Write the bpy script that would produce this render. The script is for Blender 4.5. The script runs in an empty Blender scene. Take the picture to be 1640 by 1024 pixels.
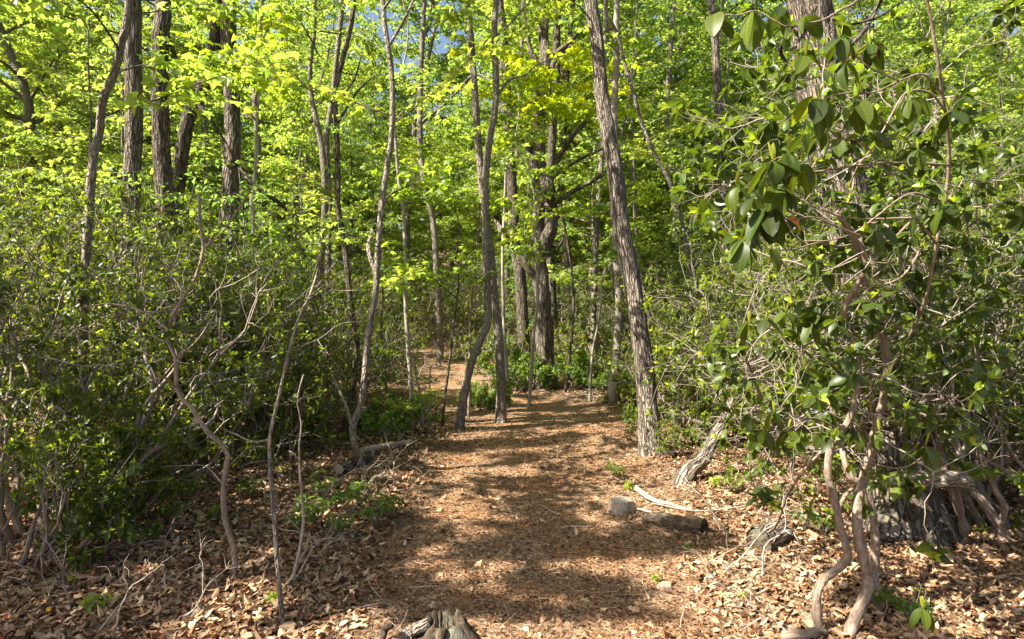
import bpy, math, random, time
import numpy as np
from mathutils import Vector, Matrix
T0 = time.time()
R = math.radians
scn = bpy.context.scene
col = scn.collection

# ---------------------------------------------------------------- camera, sky, sun, exposure
FPX, CXP, CYP, CAMZ = 1020.0, 820.0, 512.0, 1.6
SUN_AZ, SUN_EL = R(112), R(46)          # azimuth measured from +Y (ahead) towards -X (left)
cam_d = bpy.data.cameras.new('camera'); cam = bpy.data.objects.new('camera', cam_d); col.objects.link(cam)
cam.location = (0, 0, CAMZ); cam.rotation_euler = (R(90), 0, 0)
cam_d.sensor_fit = 'HORIZONTAL'; cam_d.sensor_width = 36.0; cam_d.lens = 36.0 * FPX / 1640.0
cam_d.clip_start = 0.05; cam_d.clip_end = 1500
scn.camera = cam
world = bpy.data.worlds.new('World'); scn.world = world; world.use_nodes = True
wn = world.node_tree; wn.nodes.clear()
sky = wn.nodes.new('ShaderNodeTexSky'); sky.sky_type = 'NISHITA'; sky.sun_disc = False
sky.sun_elevation = SUN_EL; sky.sun_rotation = -SUN_AZ
sky.air_density = 1.0; sky.dust_density = 3.0; sky.ozone_density = 1.0
bg = wn.nodes.new('ShaderNodeBackground'); bg.inputs['Strength'].default_value = 0.058
wo = wn.nodes.new('ShaderNodeOutputWorld')
wn.links.new(sky.outputs[0], bg.inputs[0]); wn.links.new(bg.outputs[0], wo.inputs[0])
sd = bpy.data.lights.new('sun', 'SUN'); sun = bpy.data.objects.new('sun', sd); col.objects.link(sun)
sd.energy = 5.0; sd.angle = R(0.55); sd.color = (1.0, 0.93, 0.80)
sv = Vector((-math.sin(SUN_AZ) * math.cos(SUN_EL), math.cos(SUN_AZ) * math.cos(SUN_EL), math.sin(SUN_EL)))
sun.rotation_euler = sv.to_track_quat('Z', 'Y').to_euler(); sun.location = (-20, 2, 25)
vs = scn.view_settings; vs.view_transform = 'Standard'; vs.look = 'None'; vs.gamma = 1; vs.use_curve_mapping = False
vs.exposure = 2.0
cy = scn.cycles
cy.max_bounces = 7; cy.diffuse_bounces = 4; cy.glossy_bounces = 2; cy.transmission_bounces = 4; cy.transparent_max_bounces = 4
cy.sample_clamp_indirect = 6.0; cy.caustics_reflective = False; cy.caustics_refractive = False
cy.use_denoising = True
try:
    cy.denoiser = 'OPENIMAGEDENOISE'; cy.denoising_input_passes = 'RGB_ALBEDO_NORMAL'; cy.denoising_prefilter = 'ACCURATE'
except Exception: pass

# ---------------------------------------------------------------- numeric helpers
def hash3(ix, iy, iz, seed=0):
    n = (ix * 374761393 + iy * 668265263 + iz * 2147483647 + seed * 974634777) & 0xffffffff
    n = ((n ^ (n >> 13)) * 1274126177) & 0xffffffff
    n = ((n ^ (n >> 16)) * 2246822519) & 0xffffffff
    return ((n ^ (n >> 15)) & 0xffffff) / float(0xffffff)
def vnoise(P, seed=0):
    P = np.asarray(P, float); I = np.floor(P).astype(np.int64); F = P - I; F = F * F * (3 - 2 * F)
    r = 0
    for dx in (0, 1):
        wx = F[..., 0] if dx else 1 - F[..., 0]
        for dy in (0, 1):
            wy = F[..., 1] if dy else 1 - F[..., 1]
            for dz in (0, 1):
                wz = F[..., 2] if dz else 1 - F[..., 2]
                r = r + wx * wy * wz * hash3(I[..., 0] + dx, I[..., 1] + dy, I[..., 2] + dz, seed)
    return r * 2 - 1
def n2(x, y, s, seed=0, octs=3):
    x = np.asarray(x, float); y = np.asarray(y, float); a = 1; r = 0; tot = 0
    for o in range(octs):
        P = np.stack([x * s * 2**o, y * s * 2**o, np.zeros_like(x) + .5], -1); r = r + a * vnoise(P, seed + o); tot += a; a *= .5
    return r / tot
def sstep(a, b, x):
    t = np.clip((x - a) / (b - a), 0, 1); return t * t * (3 - 2 * t)
def path_c(y): return np.interp(y, [-3, 3, 8, 10.5, 13, 16, 20, 30], [.1, .15, .5, .35, -.9, -1.9, -2.6, -4.5])
def path_w(y): return np.interp(y, [-3, 3, 8, 10.5, 13, 20, 30], [.95, .95, 1.35, 1.6, 1.1, .85, .8])
def gz(x, y, fine=True):
    x = np.asarray(x, float); y = np.asarray(y, float)
    z = np.interp(y, [-60, 0, 5, 10, 11.5, 14, 20, 40, 70, 140], [0, 0, .02, .06, .07, .12, .55, 2.6, 7.5, 17])
    c = path_c(y); w = path_w(y); u = np.abs(x - c)
    bank = sstep(w * .7, w * 1.7, u)
    z = z + bank * (.07 + .05 * n2(x, y, .35, 3, 2)) + sstep(3, 30, np.abs(x)) * 1.5
    z = z + np.where(x < 0, sstep(2, 14, -x) * .55, -sstep(2, 8, x) * .12)
    z = z + .05 * n2(x, y, .8, 7, 2) * (.35 + .65 * bank)
    if fine: z = z + .018 * n2(x, y, 4.0, 11, 2)
    return z
def W(px, py, d): return np.array([(px - CXP) / FPX * d, d, CAMZ - (py - CYP) / FPX * d])
def groundpt(px, d):
    x = (px - CXP) / FPX * d; return np.array([x, d, float(gz(x, d))])

# ---------------------------------------------------------------- materials
def newmat(name):
    m = bpy.data.materials.new(name); m.use_nodes = True; nt = m.node_tree; nt.nodes.clear()
    o = nt.nodes.new('ShaderNodeOutputMaterial'); return m, nt, o
def N(nt, t, **kw):
    n = nt.nodes.new(t)
    for k, v in kw.items():
        if k in n.inputs: n.inputs[k].default_value = v
        else: setattr(n, k, v)
    return n
def ramp(nt, fac, stops):
    r = nt.nodes.new('ShaderNodeValToRGB'); e = r.color_ramp.elements
    while len(e) < len(stops): e.new(.5)
    for i, (p, c) in enumerate(stops): e[i].position = p; e[i].color = (*c, 1)
    nt.links.new(fac, r.inputs[0]); return r.outputs[0]
def leaf_mat(name, rough, spec, tfac, tmul, spots=0.0):
    m, nt, o = newmat(name); L = nt.links.new
    a = N(nt, 'ShaderNodeAttribute', attribute_name='col')
    oi = nt.nodes.new('ShaderNodeObjectInfo'); tint = ramp(nt, oi.outputs['Random'], [(0, (.80, .88, 1.0)), (.35, (1.0, 1.0, 1.15)), (.7, (1.06, 1.05, .95)), (1, (1.18, 1.06, 1.1))])
    ti = N(nt, 'ShaderNodeMix', data_type='RGBA', blend_type='MULTIPLY'); ti.inputs[0].default_value = 1 if tfac > .25 else 0; L(a.outputs['Color'], ti.inputs[6]); L(tint, ti.inputs[7]); acol = ti.outputs[2]
    v = N(nt, 'ShaderNodeAttribute', attribute_name='uvw')
    sx = nt.nodes.new('ShaderNodeSeparateXYZ'); L(v.outputs['Vector'], sx.inputs[0])
    # lighter midrib and faint side veins
    ab = N(nt, 'ShaderNodeMath', operation='ABSOLUTE'); L(sx.outputs[1], ab.inputs[0])
    mr = nt.nodes.new('ShaderNodeMapRange'); mr.inputs[1].default_value = 0.0; mr.inputs[2].default_value = .05
    mr.inputs[3].default_value = 1.0; mr.inputs[4].default_value = 0.0; L(ab.outputs[0], mr.inputs[0])
    mx = N(nt, 'ShaderNodeMix', data_type='RGBA'); L(acol, mx.inputs[6])
    br = N(nt, 'ShaderNodeMix', data_type='RGBA', blend_type='MULTIPLY'); br.inputs[0].default_value = 1
    L(acol, br.inputs[6]); br.inputs[7].default_value = (1.9, 1.7, 1.8, 1)
    fm = N(nt, 'ShaderNodeMath', operation='MULTIPLY'); L(mr.outputs[0], fm.inputs[0]); fm.inputs[1].default_value = .55
    L(fm.outputs[0], mx.inputs[0]); L(br.outputs[2], mx.inputs[7])
    colr = mx.outputs[2]
    if spots:
        va = N(nt, 'ShaderNodeMath', operation='MULTIPLY_ADD'); L(ab.outputs[0], va.inputs[0]); va.inputs[1].default_value = -.7; L(sx.outputs[0], va.inputs[2])
        vb = N(nt, 'ShaderNodeMath', operation='MULTIPLY'); L(va.outputs[0], vb.inputs[0]); vb.inputs[1].default_value = 62.0
        vc = N(nt, 'ShaderNodeMath', operation='SINE'); L(vb.outputs[0], vc.inputs[0])
        vr = ramp(nt, vc.outputs[0], [(.0, (.93, .94, .93)), (.8, (1, 1, 1)), (1, (1.25, 1.2, 1.15))])
        vm = N(nt, 'ShaderNodeMix', data_type='RGBA', blend_type='MULTIPLY'); vm.inputs[0].default_value = .9; L(colr, vm.inputs[6]); L(vr, vm.inputs[7]); colr = vm.outputs[2]
        sc_ = N(nt, 'ShaderNodeMath', operation='MULTIPLY'); L(oi.outputs['Random'], sc_.inputs[0]); sc_.inputs[1].default_value = 50.0
        of = N(nt, 'ShaderNodeVectorMath', operation='ADD'); L(v.outputs['Vector'], of.inputs[0]); L(sc_.outputs[0], of.inputs[1])
        nz = N(nt, 'ShaderNodeTexNoise', Scale=6.5, Detail=5.0, Roughness=.65); L(of.outputs[0], nz.inputs['Vector'])
        f = ramp(nt, nz.outputs[0], [(0.0, (0, 0, 0)), (.64, (0, 0, 0)), (.68, (1, 1, 1))])
        m2 = N(nt, 'ShaderNodeMix', data_type='RGBA'); L(f, m2.inputs[0]); L(colr, m2.inputs[6]); m2.inputs[7].default_value = (.06, .035, .012, 1); colr = m2.outputs[2]
    p = N(nt, 'ShaderNodeBsdfPrincipled', Roughness=rough); p.inputs['Specular IOR Level'].default_value = spec; L(colr, p.inputs['Base Color'])
    t = nt.nodes.new('ShaderNodeBsdfTranslucent')
    tm = N(nt, 'ShaderNodeMix', data_type='RGBA', blend_type='MULTIPLY'); tm.inputs[0].default_value = 1; L(colr, tm.inputs[6]); tm.inputs[7].default_value = (*tmul, 1)
    L(tm.outputs[2], t.inputs[0])
    ms = nt.nodes.new('ShaderNodeMixShader'); ms.inputs[0].default_value = tfac; L(p.outputs[0], ms.inputs[1]); L(t.outputs[0], ms.inputs[2])
    L(ms.outputs[0], o.inputs[0]); return m
def bark_mat(name, c1, c2, c3, sc=1.0, bump=.6, fur=28, lichen=.35, stretch=.12, crack=0.0):
    m, nt, o = newmat(name); L = nt.links.new
    a = N(nt, 'ShaderNodeAttribute', attribute_name='uvw')
    nd = N(nt, 'ShaderNodeTexNoise', Scale=14.0, Detail=3.0); L(a.outputs['Vector'], nd.inputs['Vector'])
    wob = N(nt, 'ShaderNodeVectorMath', operation='MULTIPLY_ADD'); L(nd.outputs['Color'], wob.inputs[0]); wob.inputs[1].default_value = (.035, .035, .05); L(a.outputs['Vector'], wob.inputs[2])
    mp = nt.nodes.new('ShaderNodeMapping'); mp.inputs['Scale'].default_value = (sc, sc, sc * stretch); L(wob.outputs[0], mp.inputs[0])
    n1 = N(nt, 'ShaderNodeTexNoise', Scale=float(fur), Detail=6.0, Roughness=.68); L(mp.outputs[0], n1.inputs['Vector'])
    mf = nt.nodes.new('ShaderNodeMapping'); mf.inputs['Scale'].default_value = (1, 1, .5); L(a.outputs['Vector'], mf.inputs[0])
    n4 = N(nt, 'ShaderNodeTexNoise', Scale=70.0, Detail=4.0, Roughness=.7); L(mf.outputs[0], n4.inputs['Vector'])
    n3 = N(nt, 'ShaderNodeTexNoise', Scale=7.0, Detail=6.0, Roughness=.7); L(a.outputs['Vector'], n3.inputs['Vector'])
    av = N(nt, 'ShaderNodeMath', operation='MULTIPLY_ADD'); L(n4.outputs[0], av.inputs[0]); av.inputs[1].default_value = .45
    hv = N(nt, 'ShaderNodeMath', operation='MULTIPLY'); L(n1.outputs[0], hv.inputs[0]); hv.inputs[1].default_value = .55; L(hv.outputs[0], av.inputs[2])
    height = av.outputs[0]
    c = ramp(nt, height, [(.36, c1), (.5, c2), (.62, c3)])
    if crack:
        vo = N(nt, 'ShaderNodeTexVoronoi', feature='DISTANCE_TO_EDGE', Scale=float(fur) * .95); L(mp.outputs[0], vo.inputs['Vector'])
        ck = ramp(nt, vo.outputs['Distance'], [(0.0, (0, 0, 0)), (.22, (1, 1, 1))])
        mc = N(nt, 'ShaderNodeMix', data_type='RGBA', blend_type='MULTIPLY'); mc.inputs[0].default_value = crack; L(c, mc.inputs[6]); L(ck, mc.inputs[7]); c = mc.outputs[2]
        mh = N(nt, 'ShaderNodeMath', operation='MULTIPLY_ADD'); L(ck, mh.inputs[0]); mh.inputs[1].default_value = .8; L(height, mh.inputs[2]); height = mh.outputs[0]
    lf = ramp(nt, n3.outputs[0], [(.52, (0, 0, 0)), (.60, (1, 1, 1))])
    lm = N(nt, 'ShaderNodeMath', operation='MULTIPLY'); L(lf, lm.inputs[0]); lm.inputs[1].default_value = lichen
    mx = N(nt, 'ShaderNodeMix', data_type='RGBA'); L(lm.outputs[0], mx.inputs[0]); L(c, mx.inputs[6]); mx.inputs[7].default_value = (.20, .215, .16, 1)
    p = N(nt, 'ShaderNodeBsdfPrincipled', Roughness=.9); p.inputs['Specular IOR Level'].default_value = .15; L(mx.outputs[2], p.inputs['Base Color'])
    b = nt.nodes.new('ShaderNodeBump'); b.inputs['Strength'].default_value = min(1, bump); b.inputs['Distance'].default_value = .03; L(height, b.inputs['Height']); L(b.outputs[0], p.inputs['Normal'])
    L(p.outputs[0], o.inputs[0]); return m
M_soft = leaf_mat('spring_leaf', .42, .4, .6, (2.8, 2.7, 1.7))
M_gloss = leaf_mat('evergreen_leaf', .40, .38, .42, (3.0, 2.8, .8))
M_near = leaf_mat('rhododendron_leaf', .45, .32, .42, (2.8, 2.4, .8), spots=1)
M_litter = leaf_mat('dry_leaf', .75, .25, .18, (1.1, .8, .5))
M_furrow = bark_mat('furrowed_bark', (.10, .078, .06), (.27, .22, .175), (.42, .36, .295), 1, 1.0, 38, .3, .11, .75)
M_gray = bark_mat('grey_bark', (.12, .098, .075), (.27, .225, .18), (.42, .37, .31), 1, .8, 40, .4, .28, .35)
M_pale = bark_mat('pale_bark', (.16, .13, .10), (.30, .26, .21), (.46, .41, .34), 1, .5, 45, .3, .35)
M_dark = bark_mat('dark_bark', (.07, .055, .042), (.19, .15, .115), (.31, .255, .20), 1, 1, 40, .25, .12, .7)
M_laurel = bark_mat('laurel_bark', (.12, .08, .055), (.25, .185, .14), (.38, .30, .235), 1, .7, 60, .15, .10)
M_twig = bark_mat('twig_bark', (.13, .10, .08), (.24, .20, .165), (.34, .29, .24), 1, .2, 50, .1, .3)
M_dead = bark_mat('dead_wood', (.16, .125, .09), (.36, .30, .24), (.52, .46, .39), 1, .9, 50, .15, .08)
M_rotten = bark_mat('rotten_wood', (.015, .011, .008), (.06, .045, .03), (.16, .12, .085), 1, .8, 25, .5, .3)

def ground_mat():
    m, nt, o = newmat('forest_soil'); L = nt.links.new
    tc = nt.nodes.new('ShaderNodeTexCoord'); at = N(nt, 'ShaderNodeAttribute', attribute_name='pathw')
    v1 = N(nt, 'ShaderNodeTexVoronoi', Scale=26.0); L(tc.outputs['Object'], v1.inputs['Vector'])
    v2 = N(nt, 'ShaderNodeTexVoronoi', Scale=75.0); L(tc.outputs['Object'], v2.inputs['Vector'])
    n1 = N(nt, 'ShaderNodeTexNoise', Scale=120.0, Detail=5.0, Roughness=.7); L(tc.outputs['Object'], n1.inputs['Vector'])
    n2_ = N(nt, 'ShaderNodeTexNoise', Scale=1.3, Detail=5.0, Roughness=.6); L(tc.outputs['Object'], n2_.inputs['Vector'])
    s1 = nt.nodes.new('ShaderNodeSeparateXYZ'); L(v1.outputs['Color'], s1.inputs[0])
    s2 = nt.nodes.new('ShaderNodeSeparateXYZ'); L(v2.outputs['Color'], s2.inputs[0])
    lit = ramp(nt, s1.outputs[0], [(0, (.03, .02, .012)), (.35, (.075, .05, .03)), (.7, (.14, .10, .065)), (1, (.26, .19, .13))])
    pth = ramp(nt, s2.outputs[0], [(0, (.12, .075, .042)), (.4, (.23, .155, .095)), (.8, (.33, .235, .15)), (1, (.46, .36, .26))])
    red = ramp(nt, n2_.outputs[0], [(.42, (1, 1, 1)), (.66, (1.08, .82, .64))])
    pm = N(nt, 'ShaderNodeMix', data_type='RGBA', blend_type='MULTIPLY'); pm.inputs[0].default_value = .9; L(pth, pm.inputs[6]); L(red, pm.inputs[7])
    mx = N(nt, 'ShaderNodeMix', data_type='RGBA'); L(at.outputs['Fac'], mx.inputs[0]); L(lit, mx.inputs[6]); L(pm.outputs[2], mx.inputs[7])
    m3 = N(nt, 'ShaderNodeMix', data_type='RGBA', blend_type='MULTIPLY'); m3.inputs[0].default_value = .7
    nr = ramp(nt, n1.outputs[0], [(.3, (.45, .43, .4)), (.7, (1.35, 1.35, 1.35))]); L(mx.outputs[2], m3.inputs[6]); L(nr, m3.inputs[7])
    p = N(nt, 'ShaderNodeBsdfPrincipled', Roughness=.95); p.inputs['Specular IOR Level'].default_value = .1; L(m3.outputs[2], p.inputs['Base Color'])
    ad = N(nt, 'ShaderNodeMath', operation='ADD'); L(s1.outputs[1], ad.inputs[0]); L(s2.outputs[1], ad.inputs[1])
    a2 = N(nt, 'ShaderNodeMath', operation='ADD'); L(ad.outputs[0], a2.inputs[0]); L(n1.outputs[0], a2.inputs[1])
    b = nt.nodes.new('ShaderNodeBump'); b.inputs['Strength'].default_value = .8; b.inputs['Distance'].default_value = .012; L(a2.outputs[0], b.inputs['Height']); L(b.outputs[0], p.inputs['Normal'])
    L(p.outputs[0], o.inputs[0]); return m
M_ground = ground_mat()
def endgrain_mat():
    m, nt, o = newmat('sawn_end'); L = nt.links.new
    a = N(nt, 'ShaderNodeAttribute', attribute_name='uvw')
    w = N(nt, 'ShaderNodeTexWave', wave_type='RINGS', rings_direction='Z', Scale=22.0, Distortion=3.0); w.inputs['Detail'].default_value = 3; L(a.outputs['Vector'], w.inputs['Vector'])
    c = ramp(nt, w.outputs[1], [(0, (.30, .25, .19)), (1, (.50, .44, .36))])
    p = N(nt, 'ShaderNodeBsdfPrincipled', Roughness=.9); L(c, p.inputs['Base Color']); L(p.outputs[0], o.inputs[0]); return m
M_end = endgrain_mat()
def rock_mat():
    m, nt, o = newmat('pink_stone'); L = nt.links.new
    tc = nt.nodes.new('ShaderNodeTexCoord'); n = N(nt, 'ShaderNodeTexNoise', Scale=30.0, Detail=6.0); L(tc.outputs['Object'], n.inputs['Vector'])
    c = ramp(nt, n.outputs[0], [(.3, (.22, .14, .10)), (.7, (.48, .33, .25))])
    p = N(nt, 'ShaderNodeBsdfPrincipled', Roughness=.85); L(c, p.inputs['Base Color'])
    b = nt.nodes.new('ShaderNodeBump'); b.inputs['Strength'].default_value = .6; b.inputs['Distance'].default_value = .01; L(n.outputs[0], b.inputs['Height']); L(b.outputs[0], p.inputs['Normal'])
    L(p.outputs[0], o.inputs[0]); return m
M_rock = rock_mat()

# ---------------------------------------------------------------- mesh helpers
def make_mesh(name, V, T, mats, uvw=None, colr=None, matidx=None, smooth=True):
    V = np.asarray(V, np.float32); T = np.asarray(T, np.int32)
    me = bpy.data.meshes.new(name); nv, nt_ = len(V), len(T)
    me.vertices.add(nv); me.vertices.foreach_set('co', V.ravel())
    me.loops.add(nt_ * 3); me.loops.foreach_set('vertex_index', T.ravel())
    me.polygons.add(nt_); me.polygons.foreach_set('loop_start', np.arange(nt_, dtype=np.int32) * 3)
    try: me.polygons.foreach_set('loop_total', np.full(nt_, 3, np.int32))
    except Exception: pass
    me.polygons.foreach_set('use_smooth', np.full(nt_, bool(smooth)))
    if matidx is not None: me.polygons.foreach_set('material_index', np.asarray(matidx, np.int32))
    me.update(calc_edges=True)
    if uvw is not None:
        a = me.attributes.new('uvw', 'FLOAT_VECTOR', 'POINT'); a.data.foreach_set('vector', np.asarray(uvw, np.float32).ravel())
    if colr is not None:
        C = np.ones((nv, 4), np.float32); C[:, :3] = colr
        a = me.attributes.new('col', 'FLOAT_COLOR', 'POINT'); a.data.foreach_set('color', C.ravel())
    for m in (mats if isinstance(mats, (list, tuple)) else [mats]): me.materials.append(m)
    return me
def obj(name, data, parent=None, kind=None, loc=None, rot=None, scale=None):
    o = bpy.data.objects.new(name, data); col.objects.link(o)
    if parent is not None: o.parent = parent
    if kind: o['kind'] = kind
    if loc is not None: o.location = loc
    if rot is not None: o.rotation_euler = rot
    if scale is not None: o.scale = (scale,) * 3 if np.isscalar(scale) else scale
    return o
def tag(o, label, cat, group=None):
    o['label'] = label; o['category'] = cat
    if group: o['group'] = group
    return o
def thing(name, label, cat, loc=(0, 0, 0), group=None):
    return tag(obj(name, None, loc=loc), label, cat, group)

def catmull(P, n):
    P = np.asarray(P, float)
    if len(P) < 3:
        t = np.linspace(0, 1, n)[:, None]; return P[0] * (1 - t) + P[-1] * t
    Q = np.vstack([2 * P[0] - P[1], P, 2 * P[-1] - P[-2]]); m = len(P) - 1
    seg = np.linalg.norm(np.diff(P, axis=0), axis=1); cum = np.r_[0, np.cumsum(seg)]
    s = np.linspace(0, cum[-1], n); i = np.clip(np.searchsorted(cum, s, 'right') - 1, 0, m - 1)
    t = ((s - cum[i]) / np.maximum(seg[i], 1e-9))[:, None]
    a, b, c, d = Q[i], Q[i + 1], Q[i + 2], Q[i + 3]
    return .5 * (2 * b + (c - a) * t + (2 * a - 5 * b + 4 * c - d) * t**2 + (3 * b - a - 3 * c + d) * t**3)
def tube(P, rad, sides=8, rough=0.0, seed=0, flare=0.0, cap=True):
    """returns V, T, UVW of a tapering tube along P"""
    P = np.asarray(P, float); n = len(P); rad = np.broadcast_to(np.asarray(rad, float), (n,))
    tg = np.gradient(P, axis=0); tg /= np.maximum(np.linalg.norm(tg, axis=1, keepdims=True), 1e-9)
    u = np.cross(tg[0], [0.31, 0.87, 0.12]); u /= np.linalg.norm(u); U = np.empty_like(P)
    for i in range(n):
        u = u - tg[i] * (u @ tg[i]); u /= max(np.linalg.norm(u), 1e-9); U[i] = u
    Wv = np.cross(tg, U); th = np.arange(sides) / sides * 2 * np.pi
    c, s = np.cos(th), np.sin(th); L = np.r_[0, np.cumsum(np.linalg.norm(np.diff(P, axis=0), axis=1))]
    rr = rad[:, None] * np.ones(sides)[None]
    uvw = np.stack([rr * c, rr * s, np.broadcast_to(L[:, None], rr.shape)], -1)
    if flare:
        lob = 1 + .35 * np.cos(th * 4 + seed) + .2 * np.cos(th * 7 + seed * 2)
        rr = rr * (1 + flare * np.exp(-L / (rad[0] * 2.0 + .03))[:, None] * lob[None])
    if rough:
        q = uvw / rad.max(); rr = rr * (1 + rough * (vnoise(q * [3.2, 3.2, .55], seed) * .6 + vnoise(q * [8, 8, 1.2], seed + 5) * .55 + vnoise(q * [1.2, 1.2, .8], seed + 9) * .7))
    V = P[:, None] + rr[..., None] * (c[None, :, None] * U[:, None] + s[None, :, None] * Wv[:, None])
    V = V.reshape(-1, 3); i = np.arange(n - 1)[:, None] * sides; j = np.arange(sides)[None]; j2 = (j + 1) % sides
    a, b, d, e = i + j, i + j2, i + sides + j, i + sides + j2
    T = np.concatenate([np.stack([a, b, e], -1).reshape(-1, 3), np.stack([a, e, d], -1).reshape(-1, 3)])
    uvw = uvw.reshape(-1, 3)
    if cap:
        k = len(V); V = np.vstack([V, P[-1], P[0]]); uvw = np.vstack([uvw, [0, 0, L[-1]], [0, 0, 0]])
        jj = np.arange(sides); j2 = (jj + 1) % sides
        T = np.vstack([T, np.stack([(n - 1) * sides + jj, (n - 1) * sides + j2, np.full(sides, k)], -1), np.stack([j2, jj, np.full(sides, k + 1)], -1)])
    return V, T, uvw
class Bag:
    def __init__(s): s.V = []; s.T = []; s.U = []; s.n = 0
    def add(s, V, T, U): s.V.append(V); s.T.append(T + s.n); s.U.append(U); s.n += len(V); return s
    def mesh(s, name, mat, smooth=True):
        return make_mesh(name, np.vstack(s.V), np.vstack(s.T), mat, uvw=np.vstack(s.U), smooth=smooth)

# leaf templates: x along the blade, y across, z up
def tri(fs):
    out = []
    for f in fs:
        for k in range(1, len(f) - 1): out.append((f[0], f[k], f[k + 1]))
    return np.array(out)
KITE = (np.array([(0, 0, 0), (.5, .36, .07), (1, 0, -.06), (.45, -.36, .07)]), np.array([(0, 2, 1), (0, 3, 2)]))
_st = [(0, 0), (.08, .28), (.02, .52), (.36, .36), (.52, .60), (.66, .24), (1.05, 0), (.66, -.24), (.52, -.60), (.36, -.36), (.02, -.52), (.08, -.28)]
STAR = (np.array([(x, y, -.22 * (x - .3)**2 - .25 * abs(y)**1.5 + .02 * ((i % 2) * 2 - 1)) for i, (x, y) in enumerate(_st)] + [(.3, 0, .03)]),
        np.array([(i, (i + 1) % 12, 12) for i in range(12)]))
def blade(rows, nx, wmax, peak, bend, fold, fine=1):
    xs = np.linspace(0, 1, nx); w = wmax * np.power(np.sin(np.pi * np.power(xs, peak)), .55)
    V = [(0, 0, 0)]; idx = [[0] * rows]
    for i in range(1, nx - 1):
        r = []
        for j in range(rows):
            t = (j / (rows - 1)) * 2 - 1; r.append(len(V)); V.append((xs[i], t * w[i], fold * abs(t) * w[i] - .15 * fold * (t * t) * w[i]))
        idx.append(r)
    idx.append([len(V)] * rows); V.append((1, 0, 0)); V = np.array(V, float)
    V[:, 2] += -bend * V[:, 0]**2; V[:, 0] -= .25 * abs(bend) * V[:, 0]**2 * .5
    F = []
    for i in range(nx - 1):
        for j in range(rows - 1):
            a, b, c, d = idx[i][j], idx[i][j + 1], idx[i + 1][j + 1], idx[i + 1][j]
            for t in ((a, d, c), (a, c, b)):
                if len(set(t)) == 3: F.append(t)
    return V, np.array(F)
ELL = blade(3, 5, .19, .85, .22, .35)
def oakleaf():
    xs = [0, .2, .38, .55, .75, 1]; ws = [.02, .22, .10, .30, .16, .02]
    V = []; F = []
    for x, w in zip(xs, ws): V += [(x, w, .05 * math.sin(x * 6)), (x, 0, 0), (x, -w, .06 * math.cos(x * 5))]
    for i in range(len(xs) - 1):
        for j in range(2):
            a = i * 3 + j; F += [(a, a + 3, a + 4), (a, a + 4, a + 1)]
    return np.array(V, float), np.array(F)
OAK = oakleaf()
HEXL = (np.array([(0, 0, 0), (.3, .24, .10), (.75, .2, .06), (1, 0, .02), (.7, -.22, .1), (.28, -.24, .06)]), tri([(0, 5, 4, 3), (0, 3, 2, 1)]))

def scatter(tpl, P, X, Z, size, colr, curl=None, wscale=None):
    tv, tf = tpl; n = len(P)
    X = X / np.maximum(np.linalg.norm(X, axis=1, keepdims=True), 1e-9)
    Y = np.cross(Z, X); Y /= np.maximum(np.linalg.norm(Y, axis=1, keepdims=True), 1e-9); Zn = np.cross(X, Y)
    lv = np.broadcast_to(tv, (n,) + tv.shape).copy()
    if curl is not None:
        lv[..., 2] += -curl[:, None] * lv[..., 0]**2 + (curl * .9)[:, None] * np.abs(lv[..., 1]) * 1.5
    if wscale is not None: lv[..., 1] *= wscale[:, None]
    lv *= np.asarray(size)[:, None, None]
    V = P[:, None] + lv[..., :1] * X[:, None] + lv[..., 1:2] * Y[:, None] + lv[..., 2:] * Zn[:, None]
    T = tf[None] + (np.arange(n) * len(tv))[:, None, None]
    C = np.repeat(colr, len(tv), axis=0); U = np.tile(tv, (n, 1))
    return V.reshape(-1, 3), T.reshape(-1, 3), U, C
def leafcols(rng, n, base, var=.22, yellow=.25):
    b = np.array(base)[None] * np.exp(rng.normal(0, var, (n, 1))); y = rng.random((n, 1)) * yellow * .6
    return np.clip(b * (1 + y * np.array([[1.2, .35, -.3]])), 0.004, .8)

# ---------------------------------------------------------------- ground
def axis(a, b, fine0, fine1, step, growth):
    v = [fine0]
    while v[-1] < fine1: v.append(v[-1] + step)
    s = step
    while v[-1] < b: s *= growth; v.append(v[-1] + s)
    s = step; lo = [fine0]
    while lo[-1] > a: s *= growth; lo.append(lo[-1] - s)
    return np.array(lo[::-1][:-1] + v)
gx = axis(-160, 160, -4.5, 4.5, .05, 1.07); gy = axis(-60, 180, 1.5, 13, .05, 1.07)
GX, GY = np.meshgrid(gx, gy); GZ = gz(GX, GY); nxg, nyg = len(gx), len(gy)
cl = np.exp(-((GX + 0)**2 + (GY)**2) / 40)
GZ = GZ + .012 * n2(GX, GY, 14., 21, 2)
V = np.stack([GX, GY, GZ], -1).reshape(-1, 3)
ii = (np.arange(nyg - 1)[:, None] * nxg + np.arange(nxg - 1)[None]).ravel()
T = np.concatenate([np.stack([ii, ii + 1, ii + nxg + 1], -1), np.stack([ii, ii + nxg + 1, ii + nxg], -1)])
pw = 1 - sstep(.75, 1.25, np.abs(GX - path_c(GY)) / path_w(GY) + .25 * n2(GX, GY, 1.3, 31, 3))
pw = np.maximum(pw, np.exp(-(((GX - 2.4) / 1.2)**2 + ((GY - 8.6) / 1.4)**2)) * .8)
gme = make_mesh('ground', V, T, M_ground)
a = gme.attributes.new('pathw', 'FLOAT', 'POINT'); a.data.foreach_set('value', pw.astype(np.float32).ravel())
ground = obj('ground', gme, kind='structure')
def pathness(x, y): return 1 - sstep(.75, 1.25, np.abs(x - path_c(y)) / path_w(y) + .25 * n2(x, y, 1.3, 31, 3))

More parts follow.
